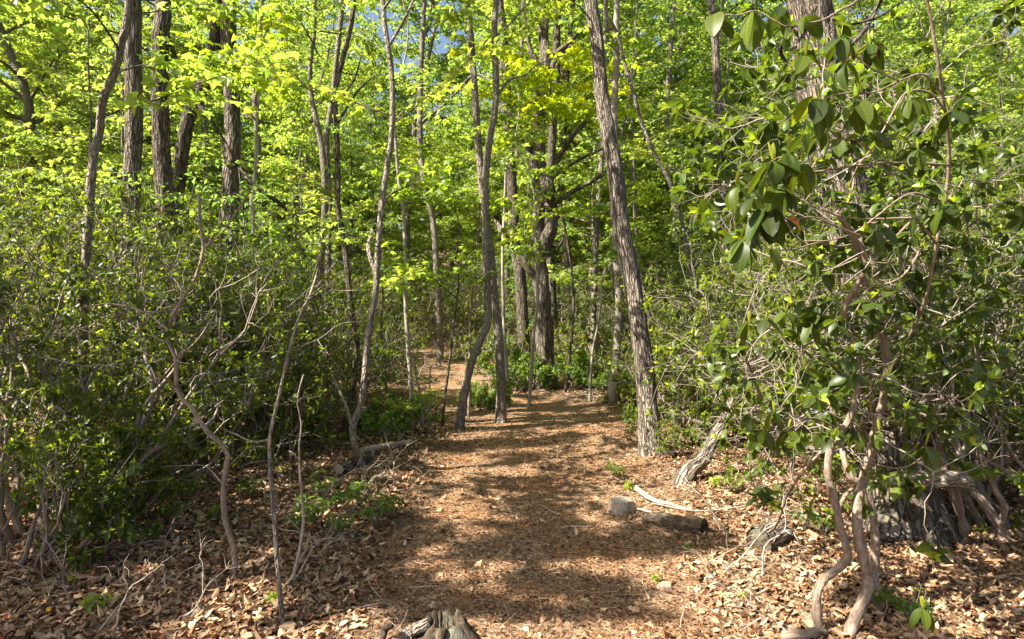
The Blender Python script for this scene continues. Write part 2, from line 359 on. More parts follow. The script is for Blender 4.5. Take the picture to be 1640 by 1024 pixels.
LITTERC = np.array([(.38, .28, .185), (.52, .42, .30), (.28, .18, .11), (.19, .12, .07), (.42, .30, .19), (.48, .39, .27), (.30, .13, .07), (.13, .075, .045)])
def litter(seed, n, ylo, yhi, tpl, smin, smax, keep, pale=1.0, lift=.012, tilt=.38):
    rng = np.random.default_rng(seed)
    y = ylo + (yhi - ylo) * rng.random(n)**1.25; x = (rng.random(n) * 2 - 1) * (y * .86 + .6)
    k = rng.random(n) < keep(x, y); x, y = x[k], y[k]; n = len(x)
    z = gz(x, y) + lift * rng.random(n) + .004
    P = np.stack([x, y, z], -1); az = rng.random(n) * 6.283
    X = np.stack([np.cos(az), np.sin(az), rng.normal(0, tilt * .7, n)], -1)
    Z = np.stack([rng.normal(0, tilt, n), rng.normal(0, tilt, n), np.ones(n)], -1)
    c = LITTERC[rng.choice(len(LITTERC), n, p=[.2, .17, .17, .14, .12, .08, .05, .07])] * np.exp(rng.normal(-.22, .36, (n, 1))) * pale
    return scatter(tpl, P, X, Z, smin + (smax - smin) * rng.random(n), c, curl=rng.normal(.05, .35, n), wscale=.8 + .5 * rng.random(n))
def cat(parts):
    V, T, U, C = [], [], [], []; n = 0
    for v, t, u, c in parts: V.append(v); T.append(t + n); U.append(u); C.append(c); n += len(v)
    return np.vstack(V), np.vstack(T), np.vstack(U), np.vstack(C)
side = lambda x, y: (1 - pathness(x, y)) * .97 + .06
bits = lambda x, y: .35 + .65 * pathness(x, y)
L1 = litter(1, 58000, 2.2, 9, OAK, .03, .066, side, np.array([.9, .8, .69]))
L2 = litter(2, 60000, 3.0, 22, HEXL, .03, .065, side, np.array([.98, .88, .77]))
L3 = litter(3, 130000, 2.2, 9.5, KITE, .008, .028, bits, np.array([.76, .56, .40]), .004, .25)
L4 = litter(4, 30000, 6, 16, KITE, .015, .04, bits, np.array([.84, .64, .47]), .004, .2)
V, T, U, C = cat([L1, L2, L3, L4])
obj('leaf_litter', make_mesh('leaf_litter', V, T, M_litter, U, C, smooth=False), ground, 'stuff')
# needles and fine twigs on the path and banks
def needles(seed, n, ylo, yhi, l0, l1, wd, cbase, keep):
    rng = np.random.default_rng(seed); y = ylo + (yhi - ylo) * rng.random(n)**1.3; x = (rng.random(n) * 2 - 1) * (y * .86 + .6)
    k = rng.random(n) < keep(x, y); x, y = x[k], y[k]; n = len(x)
    P = np.stack([x, y, gz(x, y) + .006 + .012 * rng.random(n)], -1); az = rng.random(n) * 6.283
    X = np.stack([np.cos(az), np.sin(az), rng.normal(0, .08, n)], -1); Z = np.stack([rng.normal(0, .3, n), rng.normal(0, .3, n), np.ones(n)], -1)
    tp = (np.array([(0, -.5, 0), (0, .5, 0), (.5, 0, .9), (1, -.4, 0), (1, .4, 0)]) * [1, wd, wd], np.array([(0, 2, 1), (0, 3, 2), (3, 4, 2), (2, 4, 1)]))
    return scatter(tp, P, X, Z, l0 + (l1 - l0) * rng.random(n), np.array(cbase)[None] * np.exp(rng.normal(0, .35, (n, 1))), curl=rng.normal(0, .1, n))
V, T, U, C = cat([needles(5, 26000, 2.2, 8, .03, .08, .035, (.24, .165, .105), bits), needles(6, 2600, 2.2, 12, .06, .22, .025, (.26, .21, .16), lambda x, y: .4 + 0 * x)])
obj('needles', make_mesh('needles', V, T, M_litter, U, C, smooth=False), ground, 'stuff')
# the larger fallen leaves nearest the viewer, one by one
rng = np.random.default_rng(77); lm = []
for k in range(10):
    tp = OAK if k % 2 else blade(3, 7, .22, .9, .05, .2)
    c = LITTERC[[0, 1, 4, 5, 2, 6, 1, 5, 0, 4][k]] * 1.05
    if k == 5: c = np.array((.42, .07, .03))
    if k == 6: c = np.array((.55, .33, .04))
    v, t, u, cc = scatter(tp, np.zeros((1, 3)), np.array([[1., 0, 0]]), np.array([[0, 0, 1.]]), np.array([1.]), c[None], curl=np.array([[-.4, .3, .15, -.2, .5, .2, -.1, .35, -.35, .1][k]]))
    v[:, 0] -= .5; lm.append(make_mesh('fallen_leaf', v, t, M_litter, u, cc * np.array([.82, .76, .68])))
cnt = 0
while cnt < 290:
    y = 2.95 + 2.6 * rng.random()**1.4; x = (rng.random() * 2 - 1) * y * .82
    if rng.random() > side(np.array(x), np.array(y)): continue
    o = obj('fallen_leaf', lm[rng.choice(10, p=[.14, .14, .14, .14, .12, .02, .02, .12, .1, .06])], ground, loc=(x, y, float(gz(x, y)) + .022 + .02 * rng.random()),
            rot=(rng.normal(0, .3), rng.normal(0, .3), rng.random() * 6.28), scale=.05 + .035 * rng.random()); cnt += 1

# ---------------------------------------------------------------- growing things: archetypes
def hz(v):
    v = np.array(v, float); n = np.linalg.norm(v); return v / max(n, 1e-9)
def maple_arch(seed, H, lo, spread, nb, lsz, tpl, base, dens=1.0, r0=None, top=.12, yellow=.35):
    """returns trunk mesh, list of limb meshes, twigs mesh, crown mesh"""
    rg = np.random.default_rng(seed); r0 = r0 or H * .0085
    zs = np.linspace(0, 1, 9); off = np.cumsum(rg.normal(0, .022 * H, (9, 2)), 0); off -= off[0]
    tp = np.column_stack([off * .6, zs * H]); tp[0, 2] = -.15
    TP = catmull(tp, 28); tr = r0 * (1 - np.linspace(0, 1, 28) * .85)
    trunk = Bag().add(*tube(TP, tr, 10, .08, seed, .5)).mesh('trunk', M_gray)
    limbs = []; tw = Bag(); LP, LX, LZ = [], [], []
    for b in range(nb):
        s = (b + .5) / nb; h = lo + (H * .98 - lo) * s; k = h / H * 27; i = int(k); p0 = TP[min(i, 27)]
        az = b * 2.39996 + rg.normal(0, .4); prof = math.sin(math.pi * (.12 + .80 * s))**.7 * (1 - .35 * s)
        Ln = max(.4, spread * prof * rg.uniform(.75, 1.15)); el = rg.uniform(.25, .75)
        d = np.array([math.cos(az) * math.cos(el), math.sin(az) * math.cos(el), math.sin(el)])
        pts = [p0]; dd = d.copy(); nseg = 6
        for q in range(nseg):
            dd = hz(dd + rg.normal(0, .13, 3) + np.array([0, 0, -.10])); pts.append(pts[-1] + dd * Ln / nseg)
        bp = catmull(pts, 9); rb = max(.004, tr[min(i, 27)] * .45) * np.linspace(1, .2, 9)
        tb = tube(bp, rb, 5, cap=False)
        if b % 4 == 0 and len(limbs) < 6: limbs.append(Bag().add(*tb).mesh('limb', M_gray))
        else: tw.add(*tb)
        # twigs on both sides in a flattish spray
        nt_ = int(max(4, Ln / .13 * dens))
        for q in range(nt_):
            u = .18 + .82 * (q + rg.random() * .6) / nt_; u = min(u, .999); f = u * 8; i2 = int(f); pp = bp[i2] * (1 - f + i2) + bp[min(i2 + 1, 8)] * (f - i2)
            bd = hz(bp[min(i2 + 1, 8)] - bp[i2]); sd_ = 1 if q % 2 else -1; up = np.array([0, 0, 1.]); lat = hz(np.cross(up, bd)) * sd_
            td = hz(bd * rg.uniform(.4, 1) + lat * rg.uniform(.5, 1.1) + up * rg.normal(.0, .22)); tl = (1.05 - .7 * u) * Ln * rg.uniform(.22, .42) + .10
            tl = min(tl, .9); mid = pp + td * tl * .5 + up * rg.normal(.02, .02); end = pp + td * tl + up * rg.normal(-.04, .04)
            if tl > .22: tw.add(*tube(np.array([pp, mid, end]), [.004, .003, .0015], 3, cap=False))
            nl = max(3, int(tl / .055 * dens)); uu = (np.arange(nl) + rg.random(nl) * .7) / nl
            lp = pp + (end - pp) * uu[:, None] + rg.normal(0, .012, (nl, 3)); sg = np.where(np.arange(nl) % 2, 1., -1.)[:, None]
            ll = hz(np.cross(up, td)); lx = td * rg.uniform(.2, .9, (nl, 1)) + ll * sg * rg.uniform(.5, 1.1, (nl, 1)) + up * rg.normal(-.25, .28, (nl, 1))
            LP.append(lp); LX.append(lx); LZ.append(np.array([0, 0, 1.]) + rg.normal(0, .45, (nl, 3)))
    P, X, Z = np.vstack(LP), np.vstack(LX), np.vstack(LZ); n = len(P)
    # clumps differ a little in tone from one another
    tone = np.exp(.22 * vnoise(P * .9, seed))[:, None]
    C = leafcols(rg, n, base, .2, yellow) * tone
    V, T, U, Cc = scatter(tpl, P, X, Z, lsz * rg.uniform(.6, 1.25, n), C, curl=rg.normal(.12, .2, n))
    crown = make_mesh('crown', V, T, M_soft, U, Cc, smooth=False)
    return trunk, limbs, tw.mesh('twigs', M_gray), crown, n
def grow(rg, p, d, L, r, lev, mx, segs, tips, crook=.35, up=.12):
    pts = [p]; n = 5; dd = d
    for i in range(n):
        dd = hz(dd + rg.normal(0, crook, 3) * .6 + np.array([0, 0, up])); pts.append(pts[-1] + dd * L / n)
    r1 = r * (.62 if lev < mx else .45); segs.append((np.array(pts), r, r1, lev))
    if lev >= mx: tips.append((pts[-1], dd)); return
    k = 3 if rg.random() < (.55 if lev else .4) else 2
    for c in range(k):
        a = rg.uniform(.35, 1.0); ax = hz(np.cross(dd, rg.normal(0, 1, 3))); nd = hz(dd * math.cos(a) + ax * math.sin(a))
        grow(rg, pts[-1] if c else pts[-1], nd, L * rg.uniform(.55, .85), r1 * .85, lev + 1, mx, segs, tips, crook, up * .7)
    if rg.random() < .7:
        ax = hz(np.cross(dd, rg.normal(0, 1, 3))); grow(rg, pts[3], hz(dd * .5 + ax), L * .55, r1 * .6, lev + 1, mx, segs, tips, crook, up)
def whorls(rg, tips, per, lsz, base, newp=.45, droop=.35, tplx=None, newc=(.20, .27, .03)):
    LP, LX, LZ, LS, LC = [], [], [], [], []
    for p, d in tips:
        n = int(rg.integers(per[0], per[1] + 1)); az = np.arange(n) * 2.4 + rg.random() * 6; e1 = hz(np.cross(d, [.2, .3, 1])); e2 = np.cross(d, e1)
        rad = np.cos(az)[:, None] * e1 + np.sin(az)[:, None] * e2
        X = rad + d * rg.uniform(-.1, .6, (n, 1)) + np.array([0, 0, -1.]) * rg.uniform(0, droop * 2, (n, 1))
        LP.append(p - d * rg.uniform(0, .05, (n, 1))); LX.append(X); LZ.append(np.array([0, 0, .8]) + d * .5 - rad * .1 + rg.normal(0, .22, (n, 3)))
        LS.append(lsz * rg.uniform(.7, 1.2, n)); LC.append(leafcols(rg, n, base, .28, .35))
        if rg.random() < newp:
            m = int(rg.integers(3, 6)); az = np.arange(m) * 2.1; rad = np.cos(az)[:, None] * e1 + np.sin(az)[:, None] * e2
            LP.append(np.repeat(p[None], m, 0)); LX.append(rad * .45 + d + np.array([0, 0, .7])); LZ.append(rad * -.6 + rg.normal(0, .2, (m, 3)))
            LS.append(lsz * rg.uniform(.4, .65, m)); LC.append(leafcols(rg, m, newc, .2, .5))
    n = sum(map(len, LP))
    return scatter(tplx or ELL, np.vstack(LP), np.vstack(LX), np.vstack(LZ), np.concatenate(LS), np.vstack(LC), curl=rg.normal(.05, .2, n), wscale=rg.uniform(.85, 1.2, n))
def laurel_arch(seed, H, spread, nst, mx, per, lsz, base, newp=.4, L0=None, crook=.42, up=.14):
    rg = np.random.default_rng(seed); stems = []; tw = Bag(); tips = []
    for s in range(nst):
        az = s / nst * 6.283 + rg.normal(0, .4); d = hz([math.cos(az) * spread, math.sin(az) * spread, 1]); segs = []
        grow(rg, np.array([math.cos(az) * .12, math.sin(az) * .12, -.12]), d, L0 or H * .36, .012 + .008 * H * rg.uniform(.6, 1.1), 0, mx, segs, tips, crook, up)
        for P, r, r1, lev in segs:
            pp = catmull(P, 8 if lev < 2 else 5)
            if lev == 0: stems.append(Bag().add(*tube(pp, np.linspace(r, r1, len(pp)), 8, .15, seed + s)).mesh('stem', M_laurel))
            else: tw.add(*tube(pp, np.linspace(r, r1, len(pp)), 5 if lev < 2 else 3, cap=False))
    V, T, U, C = whorls(rg, tips, per, lsz, base, min(.8, newp + .25))  # extra share of bright new growth also stands in for sunlit specks
    return stems, tw.mesh('twigs', M_twig), make_mesh('foliage', V, T, M_gloss, U, C, smooth=True), len(tips)
LIME = (.120, .180, .034); GREEN = (.086, .146, .032); EVER = (.062, .095, .012)
A = {}
A['sap0'] = maple_arch(11, 6.0, 1.0, 1.7, 24, .088, STAR, LIME, 1.0)
A['sap1'] = maple_arch(12, 7.5, 1.6, 2.0, 28, .088, STAR, LIME, 1.0)
A['sap2'] = maple_arch(13, 4.5, .5, 1.5, 20, .10, KITE, GREEN, 1.1)
A['mid0'] = maple_arch(14, 11, 1.2, 2.9, 46, .11, KITE, LIME, 1.45)
A['mid1'] = maple_arch(15, 12, 2.0, 3.1, 46, .11, KITE, GREEN, 1.45)
A['mid2'] = maple_arch(16, 9.5, .5, 2.6, 42, .11, KITE, LIME, 1.45)
A['tall0'] = maple_arch(17, 17, 2, 4.0, 62, .15, KITE, GREEN, 1.2, r0=.17)
A['tall1'] = maple_arch(18, 18, 2.5, 4.2, 62, .15, KITE, LIME, 1.2, r0=.19)
A['shade'] = maple_arch(21, 13, 6.0, 2.6, 11, .14, KITE, GREEN, 2.2, r0=.13)
A['pole0'] = maple_arch(22, 17, 7.5, 3.0, 34, .14, KITE, LIME, .8, r0=.15)
A['pole1'] = maple_arch(23, 15, 6.0, 2.8, 32, .14, KITE, GREEN, .8, r0=.11)
A['crown0'] = maple_arch(19, 6.0, .6, 2.4, 10, .12, KITE, LIME, 1.3)
A['crown1'] = maple_arch(20, 6.5, .4, 2.6, 10, .12, KITE, GREEN, 1.3)
for k, v in A.items(): print(k, v[4], len(v[3].polygons))
B = {}
B['lau0'] = laurel_arch(31, 2.6, .55, 7, 4, (5, 8), .062, EVER)
B['lau1'] = laurel_arch(32, 3.2, .5, 7, 4, (5, 8), .066, EVER)
B['lau2'] = laurel_arch(33, 1.6, .8, 6, 3, (7, 10), .075, (.06, .09, .014), .6)
B['lau3'] = laurel_arch(34, 2.9, .6, 8, 4, (4, 7), .062, (.042, .068, .013), .3)
B['low0'] = laurel_arch(35, .8, 1.0, 7, 3, (7, 10), .065, (.07, .13, .02), .8)
B['low1'] = laurel_arch(36, 1.1, .9, 7, 3, (7, 10), .07, (.06, .115, .018), .8)
for k, v in B.items(): print(k, v[3], len(v[2].polygons))
# leafy side sprays of star shaped leaves
def spray_arch(seed, L, lsz, base, dens=1.0):
    rg = np.random.default_rng(seed); bag = Bag(); pts = [np.zeros(3)]; d = np.array([1., 0, .18])
    for i in range(6): d = hz(d + rg.normal(0, .12, 3) + np.array([0, 0, -.03])); pts.append(pts[-1] + d * L / 6)
    bp = catmull(pts, 13); bag.add(*tube(bp, np.linspace(.009, .002, 13) * (L / 1.5), 5, cap=False)); LP, LX, LZ = [], [], []; up = np.array([0, 0, 1.])
    nt_ = int(L / .11)
    for q in range(nt_):
        u = .22 + .78 * (q + rg.random() * .5) / nt_; i2 = min(int(u * 12), 11); pp = bp[i2]; bd = hz(bp[i2 + 1] - bp[i2]); lat = hz(np.cross(up, bd)) * (1 if q % 2 else -1)
        td = hz(bd * rg.uniform(.5, 1) + lat * rg.uniform(.5, 1) + up * rg.normal(0, .2)); tl = (1.1 - .8 * u) * L * rg.uniform(.2, .38) + .08; end = pp + td * tl
        bag.add(*tube(np.array([pp, (pp + end) / 2 + up * .01, end]), [.003, .0022, .0012], 3, cap=False))
        nl = max(3, int(tl / .055 * dens)); uu = (np.arange(nl) + rg.random(nl)) / nl; sg = np.where(np.arange(nl) % 2, 1., -1.)[:, None]; ll = hz(np.cross(up, td))
        LP.append(pp + (end - pp) * uu[:, None] + rg.normal(0, .015, (nl, 3))); LX.append(td * rg.uniform(.2, .9, (nl, 1)) + ll * sg * rg.uniform(.5, 1.1, (nl, 1)) + up * rg.normal(-.3, .25, (nl, 1))); LZ.append(up + rg.normal(0, .4, (nl, 3)))
    P = np.vstack(LP); n = len(P); V, T, U, C = scatter(STAR, P, np.vstack(LX), np.vstack(LZ), lsz * rg.uniform(.6, 1.2, n), leafcols(rg, n, base, .2, .5), curl=rg.normal(.15, .2, n))
    return bag.mesh('twig', M_dark), make_mesh('leaves', V, T, M_soft, U, C, smooth=False)
SPR = [spray_arch(41, 1.5, .10, LIME), spray_arch(42, 1.9, .10, (.12, .19, .016)), spray_arch(43, 1.2, .09, GREEN), spray_arch(44, 1.6, .10, LIME, 1.3)]
YSPR = [spray_arch(45, 1.7, .10, (.19, .25, .012), 1.8), spray_arch(46, 1.4, .10, (.18, .25, .014), 1.8)]
def place_spray(parent, p, target=None, az=None, ln=1.0, pool=SPR, k=0, el=0.0):
    """leafy branch that starts at p on the trunk"""
    if target is not None:
        v = np.array(target) - p; az = math.atan2(v[1], v[0]); el = math.atan2(v[2], math.hypot(v[0], v[1])); ln = max(.5, np.linalg.norm(v) / 1.5)
    tm, lm_ = pool[k % len(pool)]
    b = obj('leafy_branch', tm, parent, loc=tuple(p), rot=(0, -el, az), scale=ln)
    obj('leaves', lm_, b, 'stuff'); return b

def place_tree(key, x, y, rz, sc, label, cat_, group, name='maple_tree', zs=1.0):
    tr, limbs, tw, cr, _ = A[key]; t = thing(name, label, cat_, (x, y, float(gz(x, y, False))), group); t.rotation_euler = (0, 0, rz); t.scale = (sc, sc, sc * zs)
    obj('trunk', tr, t)
    for l in limbs: obj('limb', l, t)
    obj('twigs', tw, t, 'stuff'); obj('crown', cr, t, 'stuff'); return t
def place_shrub(key, x, y, rz, sc, label, group=None, name='laurel_shrub', zs=1.0):
    st, tw, fo, _ = B[key]; t = thing(name, label, 'shrub', (x, y, float(gz(x, y, False)) - .02), group); t.rotation_euler = (0, 0, rz); t.scale = (sc, sc, sc * zs)
    for s in st: obj('stem', s, t)
    obj('twigs', tw, t, 'stuff'); obj('foliage', fo, t, 'stuff'); return t

# ---------------------------------------------------------------- trees the photograph shows one by one
def trunk_tree(name, label, pts, d, w, mat=M_gray, cat_='tree', ext=5.0, sprays=0, crown=None, csc=1.0, sides=None, limbs=(), yr=(0, 480), pool=SPR, flare=.8, seed=1, rough=.1, lean=None, ground_base=True, group=None, sl=1.0):
    """pts: image points from the base up at distance d (or base/top distances)"""
    d0, d1 = d if isinstance(d, tuple) else (d, d); n = len(pts); rg = np.random.default_rng(seed + 1000)
    ys = [p[1] for p in pts]; P = []
    for i, (px, py) in enumerate(pts):
        f = (ys[0] - py) / max(1, ys[0] - ys[-1]); P.append(W(px, py, d0 + (d1 - d0) * f))
    P = np.array(P)
    if n > 3: P[1:-1, 1] += rg.normal(0, .03 * d0 / 8, n - 2)
    if ground_base:
        g = gz(P[0, 0], P[0, 1], False); P[0, 2] = float(g) - .12
    top = P[-1].copy(); w0, w1 = w
    if ext:
        dr = hz(P[-1] - P[-2]); dr = hz(dr * .7 + np.array([0, 0, .5])); q = P[-1]
        ex = []
        for k in range(3): q = q + dr * ext / 3 + rg.normal(0, .10, 3); ex.append(q)
        P = np.vstack([P, ex])
    base = P[0].copy(); base[2] += .12
    m = max(24, int(np.linalg.norm(np.diff(P, axis=0), axis=1).sum() / .09)); m = min(m, 150); Q = catmull(P, m)
    ht = (Q[:, 2] - Q[0, 2]); vis = max(.5, top[2] - P[0, 2]); r0, r1 = w0 / 2 * d0 / FPX, w1 / 2 * d1 / FPX
    rad = np.where(ht < vis, r0 + (r1 - r0) * (ht / vis), r1 * (1 - .85 * (ht - vis) / max(.01, ht.max() - vis + .01))); rad = np.maximum(rad, .004)
    t = thing(name, label, cat_, tuple(base), group); sides = sides or (28 if w0 > 15 else 12)
    V, T, U = tube(Q - base, rad, sides, rough, seed, flare); obj('trunk', make_mesh('trunk', V, T, mat, U), t)
    for lp, lw in limbs:
        LPt = []
        for k, q in enumerate(lp):
            px, py = q[:2]; dd = q[2] if len(q) > 2 else d1 + .12 * k * rg.normal(0, 1.0); LPt.append(W(px, py, dd))
        LPt = np.array(LPt); i0 = np.argmin(np.abs(Q[:, 2] - LPt[0, 2])); LPt[0] = Q[i0]
        lq = catmull(LPt, max(10, 5 * len(lp))); dr_ = d1 / FPX / 2
        V, T, U = tube(lq - base, np.linspace(lw[0] * dr_, lw[1] * dr_, len(lq)), 12 if lw[0] > 6 else 7, rough * 1.2, seed + 3)
        obj('limb', make_mesh('limb', V, T, mat, U), t)
    for k in range(sprays):
        yy = yr[0] + (yr[1] - yr[0]) * (k + rg.random()) / sprays; zz = CAMZ - (yy - CYP) / FPX * d1; i0 = np.argmin(np.abs(Q[:, 2] - zz))
        place_spray(t, Q[i0] - base, az=k * 2.4 + rg.random() * 1.2 + seed, ln=rg.uniform(.6, 1.15) * sl, pool=pool, k=k + seed, el=rg.uniform(-.05, .45))
    if crown:
        tr, lb, tw, cr, _ = A[crown]; i0 = int(len(Q) * .80); e = obj('crown_branches', tw, t, 'stuff', loc=tuple(Q[i0] - base - np.array([0, 0, csc * 1.4])), rot=(0, 0, seed * 1.7), scale=csc)
        c = obj('crown', cr, t, 'stuff', loc=e.location, rot=(0, 0, seed * 1.7), scale=csc)
    return t, Q
TT = trunk_tree
# centre
TT('maple_tree', 'slim straight pale tree rising from the path edge, its base flared and reddish', [(801, 684), (803, 635), (801, 577), (797, 520), (791, 471), (785, 400), (776, 342), (767, 239), (762, 171), (758, 110), (752, 34), (748, 0)], 9.6, (16, 9), M_gray, sprays=7, crown='crown0', seed=2, flare=.8)
TT('maple_tree', 'slender dark tree with a bent knee at the path edge crossing the pale one', [(732, 700), (742, 642), (749, 604), (759, 570), (772, 539), (781, 513), (780, 463), (778, 387), (777, 330), (777, 290), (783, 232), (793, 171), (794, 113), (792, 68), (795, 0)], (9.0, 9.2), (14, 10), M_gray, sprays=7, crown='crown1', seed=3,
   limbs=[([(797, 160), (813, 130), (841, 120), (860, 104), (905, 88)], (4, 1.5)), ([(794, 60), (815, 40), (850, 0), (870, -30)], (4, 2))])
TT('sapling', 'thin pale sapling standing just behind the slim straight tree, seen to its right', [(817, 660), (812, 597), (808, 539), (806, 482), (805, 406), (808, 330), (812, 260)], 11.4, (6, 4), M_pale, ext=1.5, sprays=5, seed=4, yr=(200, 420))
TT('sapling', 'thin pale sapling at the left edge of the clearing, in front of the gnarled oak', [(846, 664), (850, 604), (854, 539), (860, 494), (861, 444), (859, 406), (858, 350)], 10.9, (6, 4), M_pale, ext=1.2, sprays=3, seed=5, yr=(330, 440), flare=.2)
TT('oak_tree', 'gnarled old oak with crooked limbs behind the clearing, its trunk swollen where the limbs meet', [(874, 650), (873, 558), (869, 482), (864, 425), (862, 380), (862, 342), (865, 273), (863, 205), (866, 164), (873, 103), (871, 51), (873, 0)], 13.5, (28, 15), M_furrow, sprays=2, crown='crown1', csc=1.3, seed=6, rough=.2, ext=6, yr=(0, 150),
   limbs=[([(864, 415), (876, 385), (884, 355), (884, 330), (878, 300), (873, 285)], (22, 18)), ([(878, 300), (877, 280), (895, 253), (916, 219), (937, 195), (960, 165)], (11, 6)),
          ([(878, 305), (885, 285), (909, 267), (933, 253), (957, 243), (985, 225)], (6, 3)), ([(882, 335), (889, 325), (916, 308), (943, 294), (968, 277), (992, 262)], (10, 5)),
          ([(872, 455), (846, 430), (829, 406), (818, 388), (806, 376), (795, 349), (790, 330)], (14, 7)), ([(864, 440), (872, 415), (888, 405), (900, 388), (902, 378)], (6, 3)),
          ([(862, 300), (854, 267), (845, 230), (830, 210), (815, 190), (808, 176)], (15, 20)),
          ([(868, 95), (900, 78), (925, 55), (940, 40)], (9, 5)), ([(872, 150), (890, 95), (915, 75), (945, 62), (985, 45)], (10, 6)), ([(866, 120), (850, 80), (842, 30), (838, 5), (845, -30)], (8, 6))])
TT('oak_tree', 'dark upright trunk partly hidden behind the gnarled oak, to its left', [(842, 640), (839, 558), (833, 444), (824, 387), (822, 330), (816, 240), (812, 180), (806, 60), (800, 0)], 16.5, (19, 14), M_dark, crown='crown0', csc=1.3, seed=7)
TT('oak_tree', 'dark upright trunk partly hidden behind the gnarled oak, to its right', [(893, 640), (889, 558), (882, 450), (876, 380), (884, 240), (890, 120), (893, 0)], 17.5, (15, 12), M_dark, crown='crown1', csc=1.3, seed=8)
TT('oak_tree', 'leaning furrowed tree right of the path, its foot dark and swollen beside the laurels', [(1044, 730), (1040, 675), (1036, 627), (1032, 578), (1024, 528), (1018, 482), (1009, 425), (1000, 387), (993, 340), (988, 293), (979, 238), (968, 176), (962, 128), (955, 55), (946, 0)], (7.4, 8.2), (32, 20), M_furrow, crown='crown1', csc=1.1, seed=9, sprays=2, rough=.12, flare=.6, sides=40, yr=(0, 120), ext=6)
TT('dead_tree', 'pale split trunk with peeling bark standing just left of the leaning furrowed tree', [(983, 640), (982, 612), (988, 558), (991, 501), (990, 444), (987, 406), (985, 340), (984, 250), (984, 183), (986, 110), (988, 0)], 11.5, (15, 9), M_pale, crown='crown0', seed=10, rough=.2)
TT('sapling', 'thin white sapling at the far right edge of the clearing, before the green shrubs', [(944, 652), (946, 600), (950, 560), (957, 520), (963, 478), (966, 440)], 11.6, (5, 3), M_pale, ext=.8, sprays=2, seed=11, yr=(430, 500), flare=.2, limbs=[([(947, 590), (965, 572), (985, 560)], (2, 1))])
TT('maple_tree', 'straight grey trunk in the shrubs behind the thin white sapling', [(949, 630), (949, 551), (951, 482), (955, 406), (957, 330), (963, 240), (966, 150), (970, 0)], 15.0, (9, 7), M_gray, sprays=5, crown='crown0', seed=12, sl=1.3)
TT('sapling', 'long thin bowed sapling arching across the sky to the right of the leaning furrowed tree', [(1110, 640), (1108, 500), (1096, 380), (1072, 293), (1061, 267), (1043, 234), (1028, 194), (1017, 157), (1004, 110), (990, 60), (973, 29), (944, 5)], 10.5, (8, 5), M_gray, sprays=6, seed=13, crown='crown0', csc=.8, ext=2.5)
TT('oak_tree', 'mossy upright trunk standing among the laurels on the right', [(1162, 650), (1160, 450), (1157, 330), (1156, 256), (1152, 183), (1147, 100), (1142, 30), (1138, 0)], 10.5, (17, 12), M_furrow, crown='crown1', seed=14, sprays=3, sides=20)
TT('oak_tree', 'massive furrowed oak trunk leaning at the right edge of the photo', [(1446, 905), (1440, 840), (1432, 760), (1410, 600), (1384, 450), (1350, 300), (1322, 180), (1306, 90), (1297, 0)], (4.5, 5.6), (84, 60), M_dark, crown='crown1', csc=1.4, seed=15, rough=.16, sides=72, ext=6,  # dark bark colour puts this trunk's shade into its material
   limbs=[([(1330, 120), (1375, 60), (1405, 10), (1430, -30)], (10, 6)), ([(1300, 60), (1272, 40), (1250, 80), (1262, 105), (1275, 130)], (8, 5)), ([(1372, 60), (1400, 30), (1440, 5)], (5, 3))])
TT('laurel_tree', 'short thick gnarled trunk bent low to the right, beyond the log', [(1086, 788), (1094, 768), (1108, 752), (1126, 741), (1137, 719), (1149, 696), (1160, 674), (1175, 640), (1200, 590), (1225, 530)], (6.0, 6.2), (26, 8), M_furrow, ext=0, seed=16, rough=.28, flare=.5, sides=24)
# left of the path
TT('maple_tree', 'slender leaning tree left of the path that forks low down from a stump-like base', [(583, 790), (577, 745), (571, 715), (566, 682), (575, 655), (580, 635), (586, 577), (593, 520), (601, 463), (607, 387), (611, 335), (617, 290), (625, 239), (629, 198), (627, 120), (622, 75), (613, 0)], (6.2, 6.6), (11, 8), M_gray, sprays=7, crown='crown0', csc=.8, seed=17,
   limbs=[([(567, 682), (556, 655), (545, 630), (532, 602)], (6, 5)), ([(624, 78), (640, 45), (652, 22), (662, 0), (668, -20)], (5, 3)), ([(626, 210), (645, 180), (665, 160)], (3, 1.5)), ([(602, 440), (590, 400), (596, 370)], (8, 5))])
TT('sapling', 'pale slender sapling between the forked tree and the bent dark one', [(659, 695), (658, 654), (656, 597), (653, 558), (650, 501), (649, 406), (647, 342), (639, 290), (634, 222), (628, 150)], 9.0, (8, 4), M_pale, sprays=5, seed=18, ext=1.5, yr=(180, 430))
TT('sapling', 'thin dark sapling standing at the left shoulder of the path', [(707, 697), (711, 650), (715, 616), (723, 558), (727, 513), (735, 450)], 9.0, (5, 3), M_dark, sprays=2, seed=19, ext=1.0, yr=(420, 520))
TT('sapling', 'twiggy little stem just left of the thin dark sapling', [(687, 690), (688, 640), (691, 585)], 8.8, (3.5, 2), M_twig, sprays=0, seed=20, ext=.3, flare=.1)
TT('sapling', 'twiggy little stem leaning left beside the pale slender sapling', [(680, 690), (674, 650), (666, 600), (660, 560)], 8.6, (3.5, 2), M_twig, sprays=1, seed=21, ext=.3, yr=(560, 580), flare=.1, sl=.5)
TT('sapling', 'very straight thin reddish stem rising behind the knee of the bent tree', [(750, 660), (752, 610), (753, 560), (753, 501), (759, 444), (766, 370), (768, 330)], 9.9, (4.5, 3), M_laurel, sprays=2, seed=22, ext=.8, yr=(320, 400), flare=.1)
